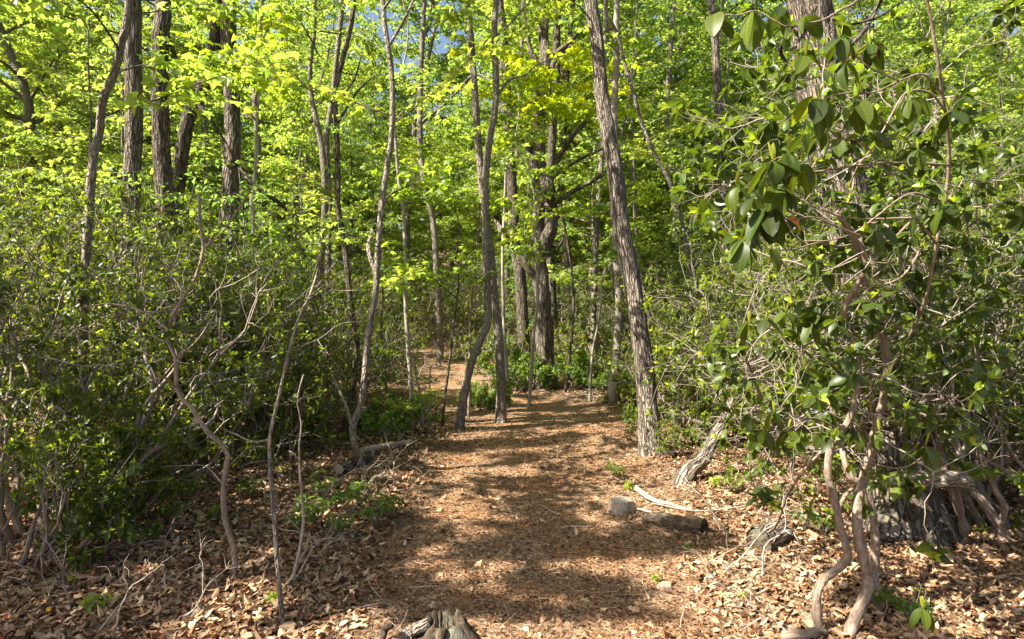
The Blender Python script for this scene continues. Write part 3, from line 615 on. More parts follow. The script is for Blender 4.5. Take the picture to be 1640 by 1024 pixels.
TT('maple_tree', 'dark slim trunk with wavy line left of the forked tree', [(548, 740), (560, 640), (568, 590), (571, 547), (564, 503), (558, 438), (551, 384), (543, 335), (541, 273), (540, 205), (536, 150), (545, 100), (561, 41), (567, 0)], 8.2, (10, 8), M_dark, sprays=7, crown='crown0', seed=23, limbs=[([(541, 205), (557, 171), (578, 140), (600, 122)], (5, 2)), ([(557, 172), (566, 130), (580, 85)], (4, 2))])
TT('maple_tree', 'tall grey trunk behind the dark slim wavy one', [(520, 700), (524, 560), (526, 400), (525, 308), (523, 222), (530, 160), (540, 80), (548, 0)], 12.5, (10, 8), M_gray, sprays=5, crown='crown1', seed=24, sl=1.3)
TT('oak_tree', 'straight grey trunk, second from the left side, with mottled bark', [(206, 700), (200, 554), (202, 511), (206, 438), (210, 350), (213, 270), (215, 170), (215, 68), (213, 0)], 8.0, (29, 24), M_furrow, crown='crown0', csc=.8, seed=25, sides=32, sprays=1, yr=(0, 60))
TT('oak_tree', 'dark brown straight trunk just right of the mottled grey one', [(270, 715), (271, 655), (274, 547), (273, 450), (262, 300), (256, 205), (258, 68), (262, 0)], 7.5, (30, 24), M_dark, seed=26, sides=32,
   limbs=[([(262, 40), (280, 90), (294, 130), (315, 164), (342, 198), (362, 232), (372, 270)], (9, 2)), ([(258, 190), (245, 140), (252, 90)], (7, 5))])
TT('oak_tree', 'dark thick trunk leaning right at the top left of the photo', [(262, 700), (275, 420), (288, 260), (304, 191), (315, 161), (332, 120), (342, 68), (352, 0)], 9.0, (22, 20), M_dark, seed=27, sides=28)
TT('oak_tree', 'tall lit grey trunk right of the dark leaning one', [(362, 700), (361, 511), (367, 400), (370, 308), (371, 205), (371, 103), (368, 0)], 9.0, (27, 23), M_furrow, crown='crown0', csc=1.2, seed=28, sides=32, sprays=2, yr=(0, 200), limbs=[([(370, 250), (400, 290), (440, 320), (480, 350), (510, 362)], (10, 1.5))])
TT('maple_tree', 'smooth dark leaning trunk at the left margin crossing the corner', [(132, 840), (136, 500), (142, 330), (149, 246), (157, 212), (168, 164), (181, 120), (195, 68), (207, 0)], 5.0, (14, 12), M_gray, sprays=7, crown='crown0', csc=.8, seed=29, yr=(-40, 200))
TT('sapling', 'very thin pale upright stem near the tall lit trunk', [(404, 700), (408, 400), (410, 222), (414, 103), (420, 0)], 8.5, (5, 4), M_pale, sprays=3, seed=30, ext=2, yr=(0, 200))
TT('oak_tree', 'broken-looking brown trunk half hidden in the laurel thicket', [(480, 640), (492, 560), (500, 500), (508, 450), (514, 400), (520, 330), (516, 240)], 11.5, (16, 10), M_gray, seed=31, sprays=3, ext=4, crown='crown0')
TT('maple_tree', 'distant grey trunk between the forked tree and the crossing pair', [(706, 600), (700, 444), (692, 349), (680, 290), (673, 239), (672, 154), (676, 60), (680, 0)], 18, (11, 8), M_gray, crown='crown1', csc=1.2, seed=32, sprays=4, sl=1.5, limbs=[([(676, 60), (694, 17), (690, -10)], (8, 8)), ([(674, 200), (720, 160), (760, 120), (800, 140)], (6, 4))])
TT('maple_tree', 'straight slim dark trunk right of the hidden oak, in far woods', [(915, 600), (912, 500), (905, 400), (900, 300), (905, 180), (912, 60), (918, 0)], 21, (10, 8), M_dark, crown='crown0', csc=1.3, seed=33)
TT('maple_tree', 'slim trunk in far woods seen through the gap right of the leaning tree', [(1092, 560), (1085, 430), (1080, 330), (1070, 200), (1075, 60), (1080, 0)], 19, (9, 7), M_gray, crown='crown1', csc=1.3, seed=34, sprays=4, sl=1.4)
# foreground saplings on the left
TT('laurel_shrub', 'crooked bare laurel stem in the leaf litter at left, bent like an elbow', [(370, 948), (377, 916), (375, 875), (361, 843), (356, 802), (359, 760), (366, 736), (356, 715), (338, 697), (314, 659), (297, 645), (285, 634), (280, 612), (283, 579), (271, 547), (270, 518), (296, 478), (311, 449), (321, 420), (327, 395), (321, 366), (318, 310)], (3.75, 4.1), (10, 4), M_laurel, cat_='shrub', ext=0, seed=35, flare=.15, rough=.2, sides=12,
   limbs=[([(270, 518), (230, 500), (176, 487), (135, 493)], (3, 2)), ([(272, 547), (235, 535), (205, 518)], (3, 1.5)), ([(281, 612), (262, 604), (245, 610), (215, 625)], (3, 1.5)), ([(357, 760), (330, 748), (300, 746), (256, 748)], (3, 1.5)), ([(284, 620), (262, 640), (250, 650)], (2.5, 1)), ([(284, 625), (305, 608), (318, 590)], (2.5, 1)),
          ([(358, 740), (380, 760), (392, 790)], (2, 1)), ([(365, 735), (395, 720), (425, 715)], (2, 1)), ([(296, 478), (290, 455), (282, 430)], (2.2, 1.2)), ([(324, 400), (360, 368), (385, 330), (405, 300)], (3, 2)), ([(275, 566), (300, 560), (320, 540), (345, 500)], (3, 1.5)), ([(366, 890), (350, 900), (338, 915)], (1.5, .7))])
TT('sapling', 'slim straight grey-green sapling at lower left, nearest to the viewer', [(457, 1017), (450, 958), (444, 895), (438, 826), (434, 767), (431, 715), (432, 690), (444, 637), (462, 565), (477, 511), (495, 475), (510, 430)], (3.2, 3.5), (9, 3.5), M_gray, ext=0, seed=36, flare=.15, sides=12, limbs=[([(431, 708), (405, 708), (375, 695), (345, 683)], (4, 2)), ([(495, 475), (517, 467), (545, 466), (578, 465)], (1.6, 1))])
TT('sapling', 'thin whitish wavy sapling to the right of the slim straight grey-green one', [(474, 984), (478, 951), (472, 923), (481, 881), (485, 829), (480, 767), (479, 715), (483, 680), (478, 640), (486, 600)], 3.7, (6.5, 1.2), M_dead, ext=0, seed=37, flare=.2, sides=10, limbs=[([(480, 740), (472, 728), (462, 722)], (2, 1)), ([(480, 752), (490, 745), (486, 738)], (2, 1))])

# ---------------------------------------------------------------- logs, stump, sticks, stone
def stick(name, label, P, r0, r1, mat, cat_='stick', sides=8, rough=.12, seed=0, group=None, ends=False, subs=()):
    P = np.array(P, float); base = P[0].copy(); Q = catmull(P, max(8, 6 * len(P)))
    t = thing(name, label, cat_, tuple(base), group)
    V, T, U = tube(Q - base, np.linspace(r0, r1, len(Q)), sides, rough, seed, cap=not ends); obj('wood', make_mesh('wood', V, T, mat, U), t)
    if ends:
        for e, (q, q2, rr) in enumerate(((Q[0], Q[1], r0), (Q[-1], Q[-2], r1))):
            ax = hz(q - q2); u = hz(np.cross(ax, [.3, .2, .9])); w_ = np.cross(ax, u); th = np.arange(20) / 20 * 6.283
            ring = q - base + ax * .002 + rr * 1.0 * (np.cos(th)[:, None] * u + np.sin(th)[:, None] * w_)
            V = np.vstack([ring, ring * .5 + (q - base + ax * (-.03 if mat is M_rotten else .002)) * .5, [q - base - ax * (.05 if mat is M_rotten else -.002)]]); T = []
            for j in range(20): k = (j + 1) % 20; T += [(j, k, 20 + k), (j, 20 + k, 20 + j), (20 + j, 20 + k, 40)]
            uv = np.vstack([np.column_stack([np.cos(th), np.sin(th), th * 0]) * rr, np.column_stack([np.cos(th), np.sin(th), th * 0]) * rr * .5, [[0, 0, 0]]])
            obj('end', make_mesh('end', V, np.array(T), M_rotten if mat in (M_rotten, M_furrow) else M_end, uv), t)  # rotten tone on rotten and furrowed logs' ends paints in their shade
    for s, a_, b_ in subs:
        s = catmull(np.array(s, float), 10); V, T, U = tube(s - base, np.linspace(a_, b_, 10), 6, rough, seed + 1); obj('side_twig', make_mesh('side_twig', V, T, mat, U), t)
    return t
def G(px, d, h=0.0):
    p = groundpt(px, d); p[2] += h; return p
def gpix(px, py, h=0.0):
    d = 1.6 * FPX / max(30, (py - CYP))
    for _ in range(6): d = (CAMZ - float(gz((px - CXP) / FPX * d, d)) - h) * FPX / max(20, (py - CYP))
    p = groundpt(px, d); p[2] += h; return p
e1 = gpix(1128, 842, .06); e2 = e1 + np.array([-.36, .32, -.03]); e2[2] = float(gz(e2[0], e2[1])) + .05
stick('log', 'short rotten log with a shade-dark end facing right, beside the cut stump', [e1 - [0, 0, .015], (e1 + e2) / 2 - [0, 0, .02], e2 - [0, 0, .02]], .064, .055, M_rotten, 'log', 24, .28, 3, ends=True)
e1 = gpix(1216, 868, .06); e2 = e1 + np.array([.20, .16, .0])
stick('log', 'stubby barrel-shaped log with flaking bark, right of the dark-ended one', [e1, (e1 + e2) / 2, e2], .085, .095, M_furrow, 'log', 22, .16, 4, ends=True)
def stump(label, px, py, rad, h, mat, seed):
    p = gpix(px, py); t = thing('tree_stump', label, 'stump', tuple(p)); zz = np.linspace(-.08, h, 12)
    V, T, U = tube(np.column_stack([zz * .08, zz * 0, zz]), np.full(12, rad), 32, .3, seed, .5, cap=False); obj('bark', make_mesh('bark', V, T, mat, U), t)
    th = np.arange(32) / 32 * 6.283; V2 = [V[11 * 32 + j] for j in range(32)] + [[h * .08, 0, h + .012]]
    obj('cut_face', make_mesh('cut_face', np.array(V2), np.array([(j, (j + 1) % 32, 32) for j in range(32)]), M_end, np.column_stack([np.array(V2)[:, :2], np.zeros(33)]), smooth=False), t); return t
stump('small pale stump sawn off flat, standing at the right edge of the path', 992, 818, .076, .095, M_dead, 5)
# rotten stump in the foreground: broken rim of splinters round a dark hollow
p = gpix(712, 1018); t = thing('tree_stump', 'low rotten stump with a hollow top and splintered rim at the bottom of the photo', 'stump', tuple(p)); rg = np.random.default_rng(9)
th = np.arange(40) / 40 * 6.283; rows = []
for q, (zf, rf) in enumerate([(-.1, 1.9), (.0, 1.6), (.025, 1.35), (.045, 1.15), (.07, .95), (.06, .8), (.02, .55), (-.02, .2)]):
    hh = zf + (.05 * n2(np.cos(th) * 2, np.sin(th) * 2, 1.5, 40, 2) + rg.normal(0, .012, 40)) * (1 if 2 < q < 6 else .3)
    rr = .095 * rf * (1 + .22 * n2(np.cos(th), np.sin(th), 1.6, 50, 2)); rows.append(np.column_stack([np.cos(th) * rr * 1.1, np.sin(th) * rr, hh]))
V = np.vstack(rows); T = []
for i in range(7):
    for j in range(40): k = (j + 1) % 40; T += [(i * 40 + j, i * 40 + k, i * 40 + 40 + k), (i * 40 + j, i * 40 + 40 + k, i * 40 + 40 + j)]
obj('splintered_rim', make_mesh('splintered_rim', V, np.array(T), M_rotten, np.column_stack([V[:, 0], V[:, 1], V[:, 2]])), t)
for q, (a0, ln) in enumerate([(3.5, .34), (2.7, .2), (5.9, .22), (4.6, .18)]):
    rp = np.array([(math.cos(a0) * .08, math.sin(a0) * .08, .07), (math.cos(a0) * ln * .6, math.sin(a0) * ln * .6, .035), (math.cos(a0) * ln, math.sin(a0) * ln, -.03)]); V, T, U = tube(catmull(rp, 10), np.linspace(.032, .012, 10), 10, .25, q); obj('root', make_mesh('root', V, T, M_rotten if q else M_gray, U), t)
# pale torn wood inside
for q in range(9):
    a0 = q * .7; V, T, U = tube(np.array([(math.cos(a0) * .045, math.sin(a0) * .05 - .02, -.02), (math.cos(a0) * .055, math.sin(a0) * .055 - .02, .05 + .05 * rg.random())]), [.012, .003], 5, .2, q); obj('splinter', make_mesh('splinter', V, T, M_dark, U), t)
stick('branch_piece', 'mossy broken branch piece poking up left of the rotten stump', [gpix(607, 1040, .02), gpix(616, 1010, .05), gpix(627, 1000, .12)], .022, .018, M_rotten, 'stick', 10, .2, 6)
stick('stick', 'long dark stick lying between the mossy branch piece and the rotten stump', [gpix(632, 990, .012), gpix(660, 992, .02), gpix(690, 990, .015)], .007, .004, M_dark)
stick('fallen_branch', 'pale bleached branch lying aslant on the ground behind the cut stump', [gpix(1018, 782, .02), gpix(1045, 800, .04), gpix(1075, 808, .04), gpix(1108, 818, .02)], .03, .010, M_pale, 'branch', 10, .25, 8)
stick('fallen_branch', 'thin pale forked branch lying from the cut stump to the dark-ended log', [gpix(1010, 813, .02), gpix(1040, 820, .03), gpix(1062, 832, .03), gpix(1105, 838, .02)], .012, .008, M_pale, 'branch', 8, .2, 9, subs=[([gpix(1062, 832, .03), gpix(1080, 842, .02), gpix(1095, 848, .01)], .007, .003)])
stick('fallen_branch', 'long thin brown branch bowed across the leaves right of the dark-ended log', [gpix(1045, 806, .02), gpix(1110, 818, .05), gpix(1170, 814, .09), gpix(1222, 803, .12)], .007, .004, M_twig, 'branch', 6, .1, 10, subs=[([gpix(1212, 825, .03), gpix(1225, 808, .1), gpix(1243, 795, .2)], .006, .003)])
stick('fallen_branch', 'thick dark fallen limb rising from the leaf litter at left', [gpix(208, 838, .0), W(245, 784, 5.0), W(279, 763, 5.1), W(307, 746, 5.2), W(340, 720, 5.5)], .032, .02, M_dark, 'branch', 12, .2, 11)
stick('log', 'pale slender log lying under the laurels left of the path', [gpix(580, 722, .05), gpix(620, 714, .05), gpix(658, 708, .04)], .035, .028, M_dead, 'log', 12, .2, 12, ends=True)
stick('log', 'dark short log in the shade in front of the pale slender one', [gpix(543, 752, .05), gpix(565, 742, .06), gpix(592, 733, .05)], .05, .045, M_dark, 'log', 12, .2, 13, ends=True)
stick('fallen_branch', 'bleached branch leaning beside the foot of the bent dark tree', [gpix(748, 648 + 16, .02), gpix(756, 655, .12)], .03, .02, M_dead, 'branch', 8, .2, 14)
stick('log', 'grey mossy log lying against the massive oak at right', [W(1405, 772, 4.3), W(1445, 768, 4.2), W(1500, 768, 4.1), W(1560, 772, 4.0)], .05, .06, M_gray, 'log', 14, .15, 15, ends=True)
stick('fallen_branch', 'brown root-like limb lying at the foot of the two crooked laurel stems', [gpix(1255, 1018, .02), gpix(1285, 1016, .04), gpix(1322, 1012, .03)], .028, .02, M_laurel, 'branch', 10, .2, 16)
rg = np.random.default_rng(5)
rk = gpix(1065, 945); V0, T0_ = [], []
nth, nph = 14, 9
for i in range(nph):
    for j in range(nth):
        ph = math.pi * i / (nph - 1); a0 = 6.283 * j / nth; v = np.array([math.sin(ph) * math.cos(a0), math.sin(ph) * math.sin(a0), math.cos(ph)]); v = np.sign(v) * np.abs(v)**.75
        V0.append(v * np.array([.042, .034, .03]) * (1 + .22 * float(vnoise(v[None] * 1.7, 3)[0])))
for i in range(nph - 1):
    for j in range(nth): k = (j + 1) % nth; T0_ += [(i * nth + j, i * nth + nth + j, i * nth + nth + k), (i * nth + j, i * nth + nth + k, i * nth + k)]
o = obj('stone', make_mesh('stone', np.array(V0), np.array(T0_), M_rock, smooth=False), loc=(rk[0], rk[1], rk[2] + .015)); tag(o, 'small angular pinkish stone lying on leaves at the right side of the path', 'stone')
# dead twigs standing and lying in the litter
rg = np.random.default_rng(55)
tws = []
for q in range(5):
    b = Bag(); segs = []; tips = []; grow(rg, np.zeros(3), hz([1, rg.normal(0, .2), .35]), .28, .006, 0, 2, segs, tips, .4, .03)
    for P, r, r1, lev in segs: b.add(*tube(catmull(P, 7), np.linspace(r, r1, 7), 4, cap=False))
    tws.append(b.mesh('dead_twig', M_dead))
for q in range(70):
    left = q < 46
    y = rg.uniform(3.0, 7.5); x = (-rg.uniform(.16, .72) if left else rg.uniform(.26, .66)) * y
    o = obj('dead_twig', tws[q % 5], loc=(x, y, float(gz(x, y)) + .01), rot=(rg.normal(0, .3), rg.uniform(-1.1, .1), rg.random() * 6.28), scale=rg.uniform(.5, 1.25))
    tag(o, 'pale branched dead twig in the leaf litter ' + ('left' if left else 'right') + ' of the path', 'twig', 'dead twigs in the litter ' + ('left' if left else 'right') + ' of the path')

# ---------------------------------------------------------------- laurel stems and rhododendron at the right, near the viewer
def multi(name, label, paths, mat, cat_, seed, root):
    """a shrub made of stems given as image polylines with a distance for every point"""
    base = root.copy(); t = thing(name, label, cat_, tuple(base)); qs = []
    for k, (pn, pp, w0, w1) in enumerate(paths):
        P = np.array([W(a_, b_, c_) for a_, b_, c_ in pp]); Q = catmull(P, max(12, 6 * len(pp))); dm = np.mean([c_ for _, _, c_ in pp]) / FPX / 2
        V, T, U = tube(Q - base, np.linspace(w0 * dm, w1 * dm, len(Q)), 14 if w0 > 8 else 6, .2 if w0 > 5 else .05, seed + k); obj(pn, make_mesh(pn, V, T, mat, U), t); qs.append(Q)
    return t, qs
root = groundpt(1335, 3.25)
rh, qs = multi('rhododendron', 'big-leaved evergreen shrub with crooked bare brown stems at the right side', [
    ('stem', [(1314, 1030, 3.15), (1308, 975, 3.15), (1312, 940, 3.15), (1327, 922, 3.2), (1352, 902, 3.2), (1357, 882, 3.2), (1346, 845, 3.2), (1337, 801, 3.2), (1327, 764, 3.2), (1329, 722, 3.2), (1344, 696, 3.2), (1360, 672, 3.2), (1375, 620, 3.2), (1370, 560, 3.2), (1352, 500, 3.1), (1385, 430, 3.0), (1375, 380, 3.0)], 14, 8),
    ('stem', [(1358, 1030, 3.1), (1364, 1005, 3.1), (1377, 975, 3.15), (1391, 932, 3.2), (1383, 895, 3.2), (1374, 850, 3.2), (1374, 805, 3.25), (1383, 771, 3.3), (1400, 700, 3.3), (1420, 600, 3.3), (1405, 500, 3.2), (1380, 440, 3.1), (1372, 390, 3.0), (1340, 340, 2.9)], 19, 8),
    ('stem', [(1402, 1000, 3.4), (1400, 940, 3.5), (1402, 865, 3.5), (1396, 820, 3.5), (1385, 780, 3.5), (1360, 760, 3.5), (1345, 700, 3.6), (1330, 640, 3.6)], 15, 8),
    ('stem', [(1383, 850, 3.25), (1345, 830, 3.3), (1350, 800, 3.3), (1368, 780, 3.4)], 7, 6),
    ('branch', [(1220, 640, 3.6), (1195, 575, 3.5), (1184, 545, 3.4)], 6, 5),
    ('branch', [(1345, 700, 3.2), (1300, 740, 3.3), (1262, 790, 3.5), (1248, 830, 3.6), (1238, 850, 3.8)], 5, 4),
    ('branch', [(1450, -80, 2.3), (1415, -45, 2.2), (1374, 0, 2.1), (1348, 15, 2.1), (1318, 32, 2.1), (1285, 39, 2.1), (1260, 43, 2.1), (1234, 30, 2.1), (1209, 18, 2.1), (1180, 25, 2.1), (1160, 24, 2.1)], 4, 2.5),
    ('branch', [(1420, 600, 3.3), (1475, 500, 3.0), (1500, 390, 2.8), (1520, 260, 2.7), (1505, 120, 2.5), (1480, -20, 2.4), (1450, -80, 2.3)], 6, 4),
    ('branch', [(1500, 390, 2.8), (1465, 355, 2.7), (1425, 386, 2.6), (1385, 380, 2.5), (1345, 365, 2.4), (1300, 348, 2.35), (1262, 352, 2.3), (1230, 330, 2.3)], 4.5, 2.5),
    ('branch', [(1512, 330, 2.75), (1460, 310, 2.6), (1400, 350, 2.5), (1370, 372, 2.5), (1330, 385, 2.4), (1288, 386, 2.4)], 4, 2),
    ('branch', [(1520, 265, 2.7), (1470, 262, 2.5), (1400, 262, 2.4), (1330, 272, 2.3), (1290, 274, 2.3), (1255, 252, 2.25), (1230, 262, 2.2)], 4.5, 2.5),
    ('branch', [(1515, 180, 2.55), (1490, 150, 2.5), (1450, 150, 2.4), (1420, 200, 2.4), (1395, 240, 2.45), (1375, 265, 2.5), (1360, 300, 2.6)], 4, 2.5),
    ('branch', [(1508, 150, 2.5), (1480, 120, 2.4), (1440, 130, 2.3), (1400, 148, 2.3), (1350, 150, 2.2), (1310, 160, 2.2)], 3.5, 2),
    ('branch', [(1440, 130, 2.3), (1395, 110, 2.2), (1370, 90, 2.2), (1345, 70, 2.2)], 3, 2),
    ('branch', [(1420, 200, 2.4), (1395, 175, 2.3), (1372, 165, 2.2)], 3, 2),
    ('branch', [(1395, 240, 2.45), (1370, 225, 2.3), (1340, 222, 2.2)], 3, 2),
    ('branch', [(1475, 400, 2.7), (1448, 440, 2.7), (1420, 455, 2.7), (1395, 460, 2.7), (1370, 500, 2.7)], 4, 2),
    ('branch', [(1370, 390, 2.9), (1345, 395, 2.8), (1310, 390, 2.7), (1270, 400, 2.6), (1235, 400, 2.5)], 3.5, 2),
    ('branch', [(1490, 347, 2.7), (1430, 350, 2.7), (1365, 350, 2.7), (1310, 335, 2.7)], 3, 2),
    ('branch', [(1352, 500, 3.1), (1310, 540, 3.0), (1270, 560, 2.9), (1240, 530, 2.9), (1200, 520, 2.9)], 4, 2),
    ('branch', [(1375, 620, 3.2), (1340, 590, 3.1), (1310, 570, 3.0), (1290, 590, 3.0)], 3.5, 2),
    ('branch', [(1350, 690, 3.2), (1300, 670, 3.1), (1265, 690, 3.0), (1240, 690, 3.0)], 3.5, 2),
    ('branch', [(1400, 700, 3.3), (1395, 650, 3.1), (1385, 610, 3.0)], 3, 2),
    ('branch', [(1440, 700, 3.1), (1450, 660, 3.1), (1440, 620, 3.0), (1425, 600, 3.0)], 3, 2),
    ('branch', [(1400, 740, 3.2), (1392, 710, 3.1), (1385, 690, 3.0)], 3, 2),
    ('branch', [(1385, 740, 3.2), (1440, 750, 3.0), (1478, 735, 2.9)], 3, 2),
    ('branch', [(1384, 450, 3.2), (1395, 480, 3.2), (1420, 510, 3.2), (1445, 530, 3.2)], 9, 6)], M_laurel, 'shrub', 60, root)
# large leaves, each a part
NL = []
for k in range(8):
    bnd = [.25, .45, .1, .35, .55, .2, .4, .3][k]; tv, tf = blade(5, 9, [.23, .26, .21, .27, .22, .25, .2, .26][k], .88, bnd, .22)
    c = np.array([(.045, .072, .009), (.055, .085, .010), (.035, .056, .008), (.07, .10, .012), (.05, .078, .010), (.03, .048, .008), (.052, .08, .010), (.09, .13, .014)][k])
    cc = np.tile(c, (len(tv), 1)); NL.append(make_mesh('leaf', tv, tf, M_near, tv, cc))
def solo(c, bnd, w_):
    tv, tf = blade(3, 7, w_, .9, bnd, .4); return make_mesh('leaf', tv, tf, M_near, tv, np.tile(np.array(c), (len(tv), 1)))
NEWL = [solo((.20, .27, .03), -.2, .14), solo((.24, .25, .03), -.1, .12), solo((.17, .25, .035), -.3, .15)]
ORNG = solo((.55, .17, .02), .5, .2); REDL = solo((.10, .012, .01), .4, .26)
rgn = np.random.default_rng(123); NLEAF = [0]
def put_leaf(parent, base, p, X, Z, size, me, wsc=1.0, label=None):
    X = hz(X); Y = hz(np.cross(Z, X)); Zn = np.cross(X, Y)
    M = Matrix(((X[0], Y[0], Zn[0], p[0] - base[0]), (X[1], Y[1], Zn[1], p[1] - base[1]), (X[2], Y[2], Zn[2], p[2] - base[2]), (0, 0, 0, 1)))
    o = obj('leaf', me, parent); o.matrix_local = M @ Matrix.Diagonal((size, size * wsc, size, 1)); NLEAF[0] += 1
    if label: o['label'] = label
def whorl_near(px, py, d, n, lpx, droop=.6, new=True, aim=None, light=False):
    p = W(px, py, d); L = lpx * d / FPX; a0 = rgn.random() * 6.28; n = max(3, n - 1) if d > 2.8 else n
    for k in range(n):
        a_ = a0 + k * 6.283 / n + rgn.normal(0, .25); rad = np.array([math.cos(a_), math.sin(a_), 0]); X = rad + np.array([0, 0, -1.]) * rgn.uniform(.3, 1.3) * droop * 1.4 + (np.array(aim) if aim else 0)
        put_leaf(rh, root, p + rad * .004, X, np.array([0, 0, 1.]) + rad * .5 + rgn.normal(0, .25, 3), L * rgn.uniform(.75, 1.15), NL[int(rgn.integers(8)) if not light else [1, 3, 6, 7][int(rgn.integers(4))]], rgn.uniform(.85, 1.15))
    if new:
        for k in range(int(rgn.integers(2, 5)) if d < 2.8 else 2):
            a_ = rgn.random() * 6.28; put_leaf(rh, root, p, np.array([math.cos(a_) * .4, math.sin(a_) * .4, 1]), np.array([-math.cos(a_), -math.sin(a_), .3]), L * rgn.uniform(.4, .65), NEWL[k % 3])
for args in [(1148, 22, 2.1, 3, 46, 1.3, False), (1205, 20, 2.1, 3, 52, 1.2, False), (1250, 12, 2.1, 3, 50, .7, False), (1290, 25, 2.1, 2, 40, .8, False), (1345, 62, 2.2, 5, 42, .8), (1393, 72, 2.2, 6, 46, .7), (1290, 90, 2.25, 4, 40, .6), (1312, 158, 2.2, 5, 56, .9), (1371, 162, 2.2, 6, 56, .8), (1390, 212, 2.3, 3, 52, .3), (1340, 222, 2.2, 4, 42, .8),
             (1238, 258, 2.2, 6, 58, .9), (1262, 246, 2.2, 5, 54, .9), (1285, 262, 2.25, 4, 46, .9), (1230, 330, 2.3, 8, 64, 1.2), (1248, 300, 2.3, 6, 60, 1.1, False), (1215, 350, 2.35, 5, 56, 1.4, False), (1205, 318, 2.3, 3, 46, 1.0, False), (1190, 385, 2.5, 6, 48, 1.2), (1235, 398, 2.5, 3, 42, 1.0, False), (1180, 300, 2.5, 4, 44, .9), (1200, 515, 2.9, 4, 34, 1.0), (1300, 515, 2.9, 5, 40, .8), (1258, 500, 2.9, 5, 34, .6), (1225, 512, 2.9, 4, 30, .7),
             (1288, 590, 3.0, 5, 32, .7), (1372, 600, 3.0, 6, 34, .8), (1425, 598, 3.0, 5, 32, .7), (1375, 690, 3.0, 6, 38, 1.0), (1408, 690, 3.0, 4, 34, 1.0), (1240, 660, 3.0, 5, 36, .8), (1222, 690, 3.0, 6, 36, .9), (1262, 690, 3.0, 5, 34, .9), (1482, 715, 2.9, 5, 46, .8), (1370, 742, 3.0, 4, 30, .6), (1440, 780, 2.9, 4, 32, 1.0), (1478, 975, 2.7, 4, 36, .8), (1455, 160, 2.4, 5, 42, .9), (1470, 240, 2.4, 5, 38, .8), (1520, 180, 2.5, 4, 44, .8), (1512, 330, 2.6, 4, 40, .8), (1320, 205, 2.3, 4, 44, 1.1, False), (1290, 215, 2.35, 3, 46, 1.1, False), (1425, 215, 2.35, 3, 50, .4, False), (1350, 100, 2.25, 3, 44, 1.0, False)]:
    whorl_near(*args)
put_leaf(rh, root, W(1262, 350, 2.3), np.array([.8, .1, -.25]), np.array([0, -.9, .6]), .085, ORNG, 1.0, 'orange spotted withered leaf')
put_leaf(rh, root, W(1352, 72, 2.2), np.array([.3, .1, -.6]), np.array([0, -.9, .3]), .06, REDL, 1.1, 'dark red leaf')
put_leaf(rh, root, W(1400, 70, 2.2), np.array([.5, .1, -.5]), np.array([0, -.9, .5]), .06, REDL, 1.1, 'dark red leaf')
print('near leaves', NLEAF[0]); assert NLEAF[0] < 301
# smaller leaves and tangled twigs of the same shrub
rg = np.random.default_rng(91); tb = Bag(); tips = []
for q in range(120):
    px, py = rg.uniform(1240, 1570), rg.uniform(120, 700); segs = []; p0 = W(px, py, rg.uniform(2.7, 3.9)) ; dr = hz(rg.normal(0, 1, 3) * [1, .6, .5] + [-.4, 0, .2]); grow(rg, p0, dr, .30, .0045, 0, 2, segs, tips, .35, .02)
    for P, r, r1, lev in segs: tb.add(*tube(catmull(P, 6) - root, np.linspace(r, r1, 6), 4, cap=False))
obj('twigs', tb.mesh('twigs', M_twig), rh, 'stuff')
sel = [tp for tp in tips if rg.random() < .45]
V, T, U, C = whorls(rg, sel, (5, 8), .072, (.05, .08, .012), .5, tplx=blade(3, 5, .25, .85, .25, .25)); obj('foliage', make_mesh('foliage', V - root, T, M_gloss, U, C), rh, 'stuff')

# ---------------------------------------------------------------- laurel thickets
rg = np.random.default_rng(200)
def shrub_row(spec, where, group, name='laurel_shrub'):
    for i, (px, d, key, sc) in enumerate(spec):
        x = (px - CXP) / FPX * d; place_shrub(key, x, d, rg.random() * 6.28, sc * rg.uniform(.93, 1.07), where, group, name)
shrub_row([(120, 5.2, 'lau0', .95), (60, 4.4, 'lau3', 1.0), (30, 3.9, 'lau2', .8), (95, 4.3, 'lau2', .75), (235, 6.8, 'lau1', 1.0), (335, 7.0, 'lau3', .95), (190, 6.2, 'lau1', .85), (300, 7.2, 'lau0', .85), (250, 5.6, 'lau2', 1.0), (395, 7.8, 'lau3', .85), (330, 6.2, 'lau2', .85), (455, 8.6, 'lau0', .75), (430, 7.2, 'lau2', .85), (140, 4.4, 'lau2', .8), (545, 9.0, 'lau3', .7)],
          'dark evergreen laurel shrub with small glossy leaves in the thicket left of the path', 'laurels in the near thicket left of the path')
shrub_row([(110, 8.5, 'lau1', 1.2), (200, 9.5, 'lau3', 1.2), (300, 10.2, 'lau0', 1.25), (390, 11, 'lau1', 1.1), (470, 11.5, 'lau3', .95), (540, 12.5, 'lau0', .8), (610, 14, 'lau2', 1.0), (560, 16, 'lau1', .9), (430, 15, 'lau0', 1.3), (320, 14.5, 'lau3', 1.4), (200, 14, 'lau1', 1.3), (60, 12, 'lau0', 1.4), (640, 18, 'lau0', 1.0), (600, 21, 'lau3', 1.1), (735, 19, 'lau1', .9), (690, 23.5, 'lau0', 1.2), (760, 23, 'lau3', 1.1), (500, 20, 'lau3', 1.3)],
          'dark evergreen laurel in the deeper thicket on the slope behind the near left shrubs', 'laurels on the slope left of the path')
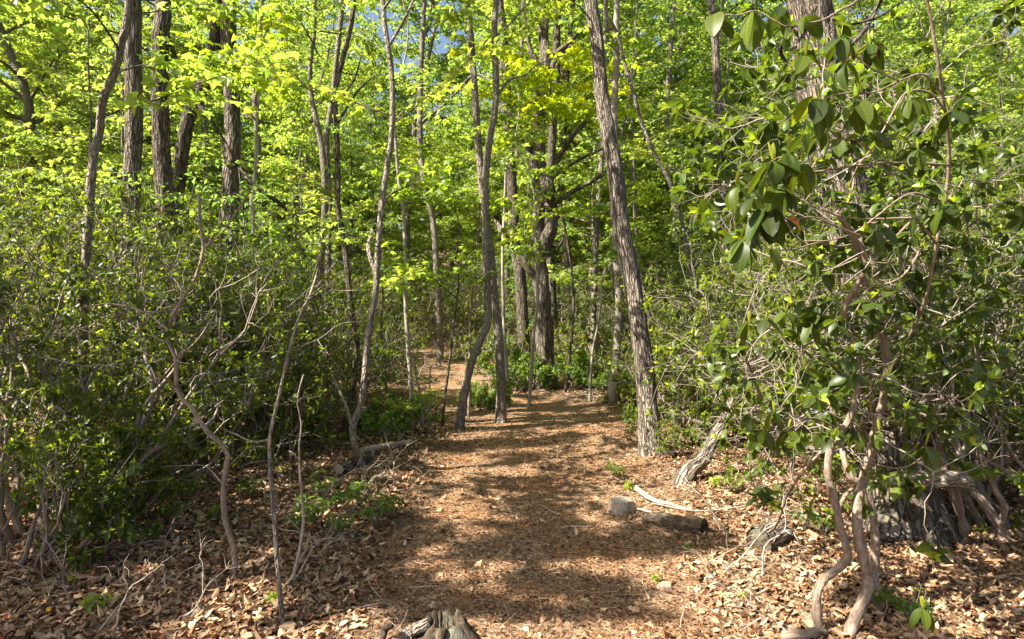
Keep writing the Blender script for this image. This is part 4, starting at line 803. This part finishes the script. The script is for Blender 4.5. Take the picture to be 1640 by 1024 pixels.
shrub_row([(1450, 4.9, 'lau1', .9), (1390, 6.2, 'lau3', .95), (1470, 6.0, 'lau0', 1.1), (1540, 4.6, 'lau3', .95), (1310, 7.8, 'lau1', .9), (1165, 8.2, 'lau0', .78), (1085, 9.0, 'lau1', .6), (1190, 9.2, 'lau0', .9), (1275, 8.6, 'lau3', 1.05), (1370, 7.8, 'lau1', 1.1), (1460, 7.4, 'lau3', 1.2), (1590, 5.6, 'lau1', 1.1), (1125, 10.2, 'lau2', 1.0), (1640, 4.4, 'lau0', 1.1)],
          'dense dark evergreen laurel in the thicket right of the path behind the big-leaved shrub', 'laurels in the near thicket right of the path')
shrub_row([(1125, 11.4, 'lau1', .9), (1170, 10.6, 'lau3', 1.0), (1230, 10.4, 'lau0', 1.3), (1340, 10, 'lau1', 1.3), (1440, 10, 'lau3', 1.4), (1560, 9, 'lau1', 1.3), (1110, 12.5, 'lau0', 1.1), (1200, 13, 'lau3', 1.3), (1330, 13.5, 'lau0', 1.5), (1480, 13, 'lau1', 1.5), (1050, 14.5, 'lau3', 1.0), (1620, 11, 'lau0', 1.5), (1130, 17, 'lau0', 1.4)],
          'dark evergreen laurel farther back in the woods right of the leaning furrowed tree', 'laurels deeper in the woods right of the path')
shrub_row([(785, 11.3, 'low0', .9), (770, 10.9, 'low1', .6), (850, 13.2, 'low1', 1.0), (905, 13.4, 'low0', 1.3), (935, 12.8, 'low1', .9), (985, 12.4, 'low1', .9), (1010, 11.6, 'low0', .9), (1050, 10.6, 'low1', .75), (1035, 9.2, 'low0', .6), (820, 14, 'low1', 1.1), (880, 15, 'lau2', 1.0), (950, 15, 'lau2', 1.1), (790, 15.5, 'lau2', 1.0), (1005, 14.5, 'lau2', 1.1), (915, 18, 'lau0', 1.0), (850, 19, 'lau1', .9), (980, 18, 'lau3', 1.0), (1045, 18, 'lau1', 1.1), (800, 19, 'lau0', .9)],
          'bright leafy low shrub at the back of the sunlit clearing', 'low green shrubs behind the clearing', 'low_shrub')
shrub_row([(1085, 7.3, 'lau2', .42), (1130, 7.9, 'lau2', .6)], 'little leafy laurel shoot at the foot of the leaning furrowed tree', 'laurel shoots at the foot of the leaning tree', 'low_shrub')
shrub_row([(630, 8.6, 'low1', .65), (600, 8.0, 'low0', .7), (665, 9.6, 'low0', .6)], 'leafy low shrub at the left shoulder of the path under the slender saplings', 'low shrubs at the left shoulder of the path', 'low_shrub')

# young maple with big flat leaves beside the forked tree
for (px, py, d, key, lbl) in [(650, 622, 7.6, 1, 'bright maple seedling with flat horizontal leaves left of the path beside the pale sapling'), (585, 445, 5.0, 2, None)]:
    if lbl:
        t = thing('maple_seedling', lbl, 'seedling', tuple(groundpt(px + 10, d)))
        b0 = groundpt(px + 10, d); top = W(px + 5, py + 20, d); V, T, U = tube(catmull([b0 - b0, (top - b0) * .5 + [.02, 0, 0], top - b0], 10), np.linspace(.006, .003, 10), 6); obj('stem', make_mesh('stem', V, T, M_twig, U), t)
        for k in range(5): place_spray(t, top - b0 - [0, 0, .03 * k], az=k * 1.3, ln=.32, k=k, el=.1)
# seedlings on the ground
def herb_arch(seed, n, lsz, h, c):
    rg = np.random.default_rng(seed); b = Bag(); tips = []
    for q in range(n):
        az = q * 2.4; d = np.array([math.cos(az) * .6, math.sin(az) * .6, 1.]); e = hz(d) * h * rg.uniform(.6, 1.1); b.add(*tube(np.array([[0, 0, 0], e * .5 + [0, 0, .01], e]), [.003, .002, .0015], 4, cap=False)); tips.append((e, hz(d)))
    V, T, U, C = whorls(rg, tips, (3, 6), lsz, c, 0, .3); return b.mesh('stalks', M_twig), make_mesh('leaves', V, T, M_soft, U, C)
HB = [herb_arch(61, 5, .07, .12, (.12, .20, .02)), herb_arch(62, 9, .08, .22, (.07, .13, .018)), herb_arch(63, 12, .075, .3, (.06, .12, .018))]
def herb(px, py, k, sc, label, group=None):
    p = gpix(px, py); t = thing('seedling', label, 'seedling', tuple(p), group); t.rotation_euler = (0, 0, px * .7); t.scale = (sc,) * 3
    obj('stalks', HB[k][0], t, 'stuff'); obj('leaves', HB[k][1], t, 'stuff')
herb(985, 768, 1, .8, 'low lime-green seedling at the right edge of the path behind the cut stump')
herb(1008, 785, 0, .8, 'tiny bright seedling between the low lime-green one and the bleached branch')
herb(1052, 932, 0, .45, 'tiny green sprout just behind the pinkish stone')
herb(932, 842, 0, .25, 'tiny sprout in the middle of the path shadow')
for (px, py, k, sc) in [(520, 800, 2, .8), (560, 830, 2, .9), (600, 845, 2, .8), (500, 840, 1, 1), (545, 860, 1, .8), (620, 830, 1, .9), (580, 800, 2, .7), (480, 855, 1, .7)]:
    herb(px, py, k, sc, 'green leafy seedling in the patch on the left bank of the path', 'seedlings on the left bank')
for (px, py, k, sc) in [(240, 810, 2, .9), (275, 840, 1, .8), (200, 850, 1, .8), (350, 830, 0, .9), (310, 800, 1, .8), (180, 790, 2, 1), (240, 870, 1, .7), (150, 980, 0, .8), (440, 965, 0, .5), (400, 800, 1, .8)]:
    herb(px, py, k, sc, 'dark green seedling in the shaded litter at left under the laurels', 'seedlings in the left litter')
for (px, py, k, sc) in [(1180, 790, 1, .8), (1150, 780, 0, .9), (1210, 760, 1, .9), (1290, 850, 2, .7), (1320, 860, 1, .7), (1225, 800, 0, .8), (1100, 880, 0, .4), (1195, 960, 0, .4), (1410, 980, 1, .6), (1460, 1000, 2, .6)]:
    herb(px, py, k, sc, 'small green seedling among the dry leaves right of the path', 'seedlings right of the path')

# ---------------------------------------------------------------- woods beyond
rg = np.random.default_rng(321); placed = []
def free(x, y, m):
    return all((x - a_)**2 + (y - b_)**2 > m * m for a_, b_ in placed)
def clear_oak(x, y): return abs(CXP + FPX * x / y - 880) > 110 or y > 16
def fill(n, ylo, yhi, keys, scr, lab, grp, md, name='maple_tree', xr=.92, test=lambda x, y: True, cat_='tree'):
    c = 0; tries = 0
    while c < n and tries < n * 60:
        tries += 1; y = rg.uniform(ylo, yhi); x = rg.uniform(-1, 1) * (y * xr + 1)
        if abs(x - path_c(y)) < 1.6 + .03 * y and y < 26: continue
        if not free(x, y, md) or not test(x, y): continue
        placed.append((x, y)); place_tree(keys[c % len(keys)], x, y, rg.random() * 6.28, rg.uniform(*scr), lab, cat_, grp, name); c += 1
for k, (x, y, key, sc) in enumerate([(1.5, 30, 'tall0', 1.1), (5.5, 27, 'tall1', 1.1), (8.5, 33, 'tall0', 1.2), (-.5, 36, 'tall1', 1.2), (3.5, 40, 'tall0', 1.3), (-6, 33, 'tall0', 1.2), (6.5, 21, 'mid1', 1.3), (2.8, 22, 'mid0', 1.3)]):
    placed.append((x, y)); place_tree(key, x, y, k * 1.9, sc, 'tall leafy tree in the middle woods straight behind the clearing', 'tree', 'tall trees straight behind the clearing')
fill(20, 11.5, 19, ['sap0', 'sap1', 'mid2', 'sap2'], (.8, 1.15), 'young maple with lime spring leaves in the woods just beyond the clearing', 'young maples just beyond the clearing', 1.6, test=clear_oak)
for k, (px, d, key, sc) in enumerate([(185, 6.9, 'sap2', .72), (310, 7.0, 'sap2', .68), (405, 8.2, 'sap2', .75), (330, 9.0, 'sap2', .9), (440, 9.6, 'sap2', .8), (620, 11.5, 'sap2', .8), (250, 10.5, 'sap1', .9), (110, 8.0, 'sap0', .9), (1120, 11.5, 'sap2', .8), (1250, 12, 'sap0', 1.0), (1380, 11, 'sap1', .9), (1500, 9.5, 'sap1', .9)]):
    x = (px - CXP) / FPX * d; placed.append((x, d)); place_tree(key, x, d, k * 2.1, sc, 'young maple with bright lime leaves rising among the laurels', 'tree', 'young maples among the laurels')
fill(36, 19, 44, ['sap2', 'mid2'], (.9, 1.3), 'bushy low young tree leafy to the ground on the slope', 'bushy young trees on the slope', 1.6)
fill(40, 13.5, 42, ['pole0', 'pole1'], (.8, 1.2), 'straight slim grey trunk with a high crown in the woods beyond the clearing', 'straight slim trunks beyond the clearing', 1.5, test=clear_oak)
fill(36, 17, 32, ['mid0', 'sap1', 'mid1', 'mid2', 'tall1'], (.8, 1.15), 'slender maple with fresh green leaves in the middle of the woods', 'maples in the middle woods', 1.8)
fill(62, 30, 58, ['mid0', 'tall0', 'mid1', 'tall1', 'mid2'], (.9, 1.3), 'far maple with bright green leaves deep in the woods', 'far maples deep in the woods', 2.0)
fill(64, 56, 95, ['tall0', 'mid0', 'tall1'], (1.1, 1.5), 'farthest leafy tree on the rising slope behind everything', 'farthest trees on the slope', 3.2)
fr = np.random.default_rng(9); nf = 90000
fy = fr.uniform(95, 150, nf); fx = fr.uniform(-1.1, 1.1, nf) * fy; hg = 16 + 6 * n2(fx, fy, .09, 4, 3); fz = gz(fx, fy, False) + hg * fr.random(nf)**.8
V, T, U, C = scatter(KITE, np.column_stack([fx, fy, fz]), fr.normal(0, 1, (nf, 3)), fr.normal(0, .6, (nf, 3)) + [0, 0, 1], fr.uniform(.5, 1.0, nf), leafcols(fr, nf, LIME, .25, .3) * np.exp(.3 * n2(fx, fz, .2, 8, 2))[:, None])
fo = obj('far_woods', make_mesh('far_woods', V, T, M_soft, U, C, smooth=False), kind='stuff'); tag(fo, 'far green woods closing off the view on the slope behind all the trees', 'woods')
# yellow-leaved small tree in front of the gnarled oak
p0 = groundpt(905, 12.6); t = thing('dogwood_tree', 'small tree with brilliant yellow-green leaves glowing in front of the gnarled oak', 'tree', tuple(p0))
tp = W(885, 190, 12.4) - p0; Q = catmull([np.array([0, 0, -.1]), tp * .35 + [.25, 0, 0], tp * .7 + [.1, .1, 0], tp, tp * 1.18], 24); V, T, U = tube(Q, np.linspace(.035, .01, 24), 8, .1, 2); obj('trunk', make_mesh('trunk', V, T, M_dark, U), t)
for k in range(15): place_spray(t, Q[19 + k * 5 // 15], az=k * 2.4, ln=rg.uniform(.7, 1.25), pool=YSPR, k=k, el=rg.uniform(0, .3))
# unseen trees added left of the frame to shade the path
for k, (x, y, key, sc) in enumerate([(-6.6, 1.4, 'shade', .7), (-5.3, 2.6, 'shade', .55), (-7.8, 4.8, 'shade', .7), (-3.6, .3, 'shade', .55), (-9.5, 7.5, 'shade', .9)]):
    place_tree(key, x, y, k * 1.3, sc, 'unseen leafy tree added left of the frame to shade the path', 'tree', 'added shade trees left of the frame', 'maple_tree')
LM = [(30, 'at the far left'), (150, 'below the smooth leaning trunk'), (206, 'by the mottled grey trunk'), (271, 'by the dark brown trunk'), (362, 'by the tall lit trunk'), (440, 'over the slim grey-green sapling'), (520, 'by the tall grey trunk'), (583, 'by the forked tree'), (655, 'by the pale slender sapling'), (735, 'by the bent dark tree'),
      (801, 'by the slim straight tree'), (873, 'by the gnarled oak'), (945, 'by the thin white sapling'), (1042, 'by the leaning furrowed tree'), (1110, 'by the bowed sapling'), (1160, 'by the mossy upright trunk'), (1230, 'over the barrel-shaped log'), (1345, 'behind the crooked brown stems'), (1430, 'by the massive oak'), (1540, 'beyond the massive oak')]
ORD = ['nearest', 'second nearest', 'third nearest', 'fourth nearest', 'fifth nearest', 'sixth nearest']
SH = {'laurels in the near thicket left of the path': 'glossy dark laurel shrub', 'laurels in the near thicket right of the path': 'dense dark evergreen laurel', 'low shrubs at the left shoulder of the path': 'leafy low shrub at the path shoulder', 'low green shrubs behind the clearing': 'bright leafy low shrub', 'young maples just beyond the clearing': 'young lime-leaved maple past the clearing', 'young maples among the laurels': 'young lime maple among laurels',
      'laurels on the slope left of the path': 'laurel on the left slope', 'laurels deeper in the woods right of the path': 'laurel in the deeper right woods', 'straight slim trunks beyond the clearing': 'slim straight high-crowned grey trunk', 'maples in the middle woods': 'slender green maple in the mid woods', 'bushy young trees on the slope': 'bushy low tree on the slope', 'tall trees straight behind the clearing': 'tall leafy tree behind the clearing'}
bk = {}
for o in list(col.objects):
    g_ = o.get('group')
    if o.parent is None and g_ in SH:
        px = CXP + FPX * o.location.x / o.location.y; lm = min(LM, key=lambda q: abs(q[0] - px))[1]; bk.setdefault((g_, lm), []).append(o)
for (g_, lm), os_ in bk.items():
    os_.sort(key=lambda q: q.location.y)
    for k, o in enumerate(os_):
        o['label'] = SH[g_] + ' ' + lm + ('' if len(os_) == 1 else (', ' + (('nearer one', 'farther one')[k] if len(os_) == 2 else ORD[min(k, 5)])))
print('built in', round(time.time() - T0, 1), 's, objects', len(bpy.data.objects), 'tris', sum(len(m.polygons) for m in bpy.data.meshes))
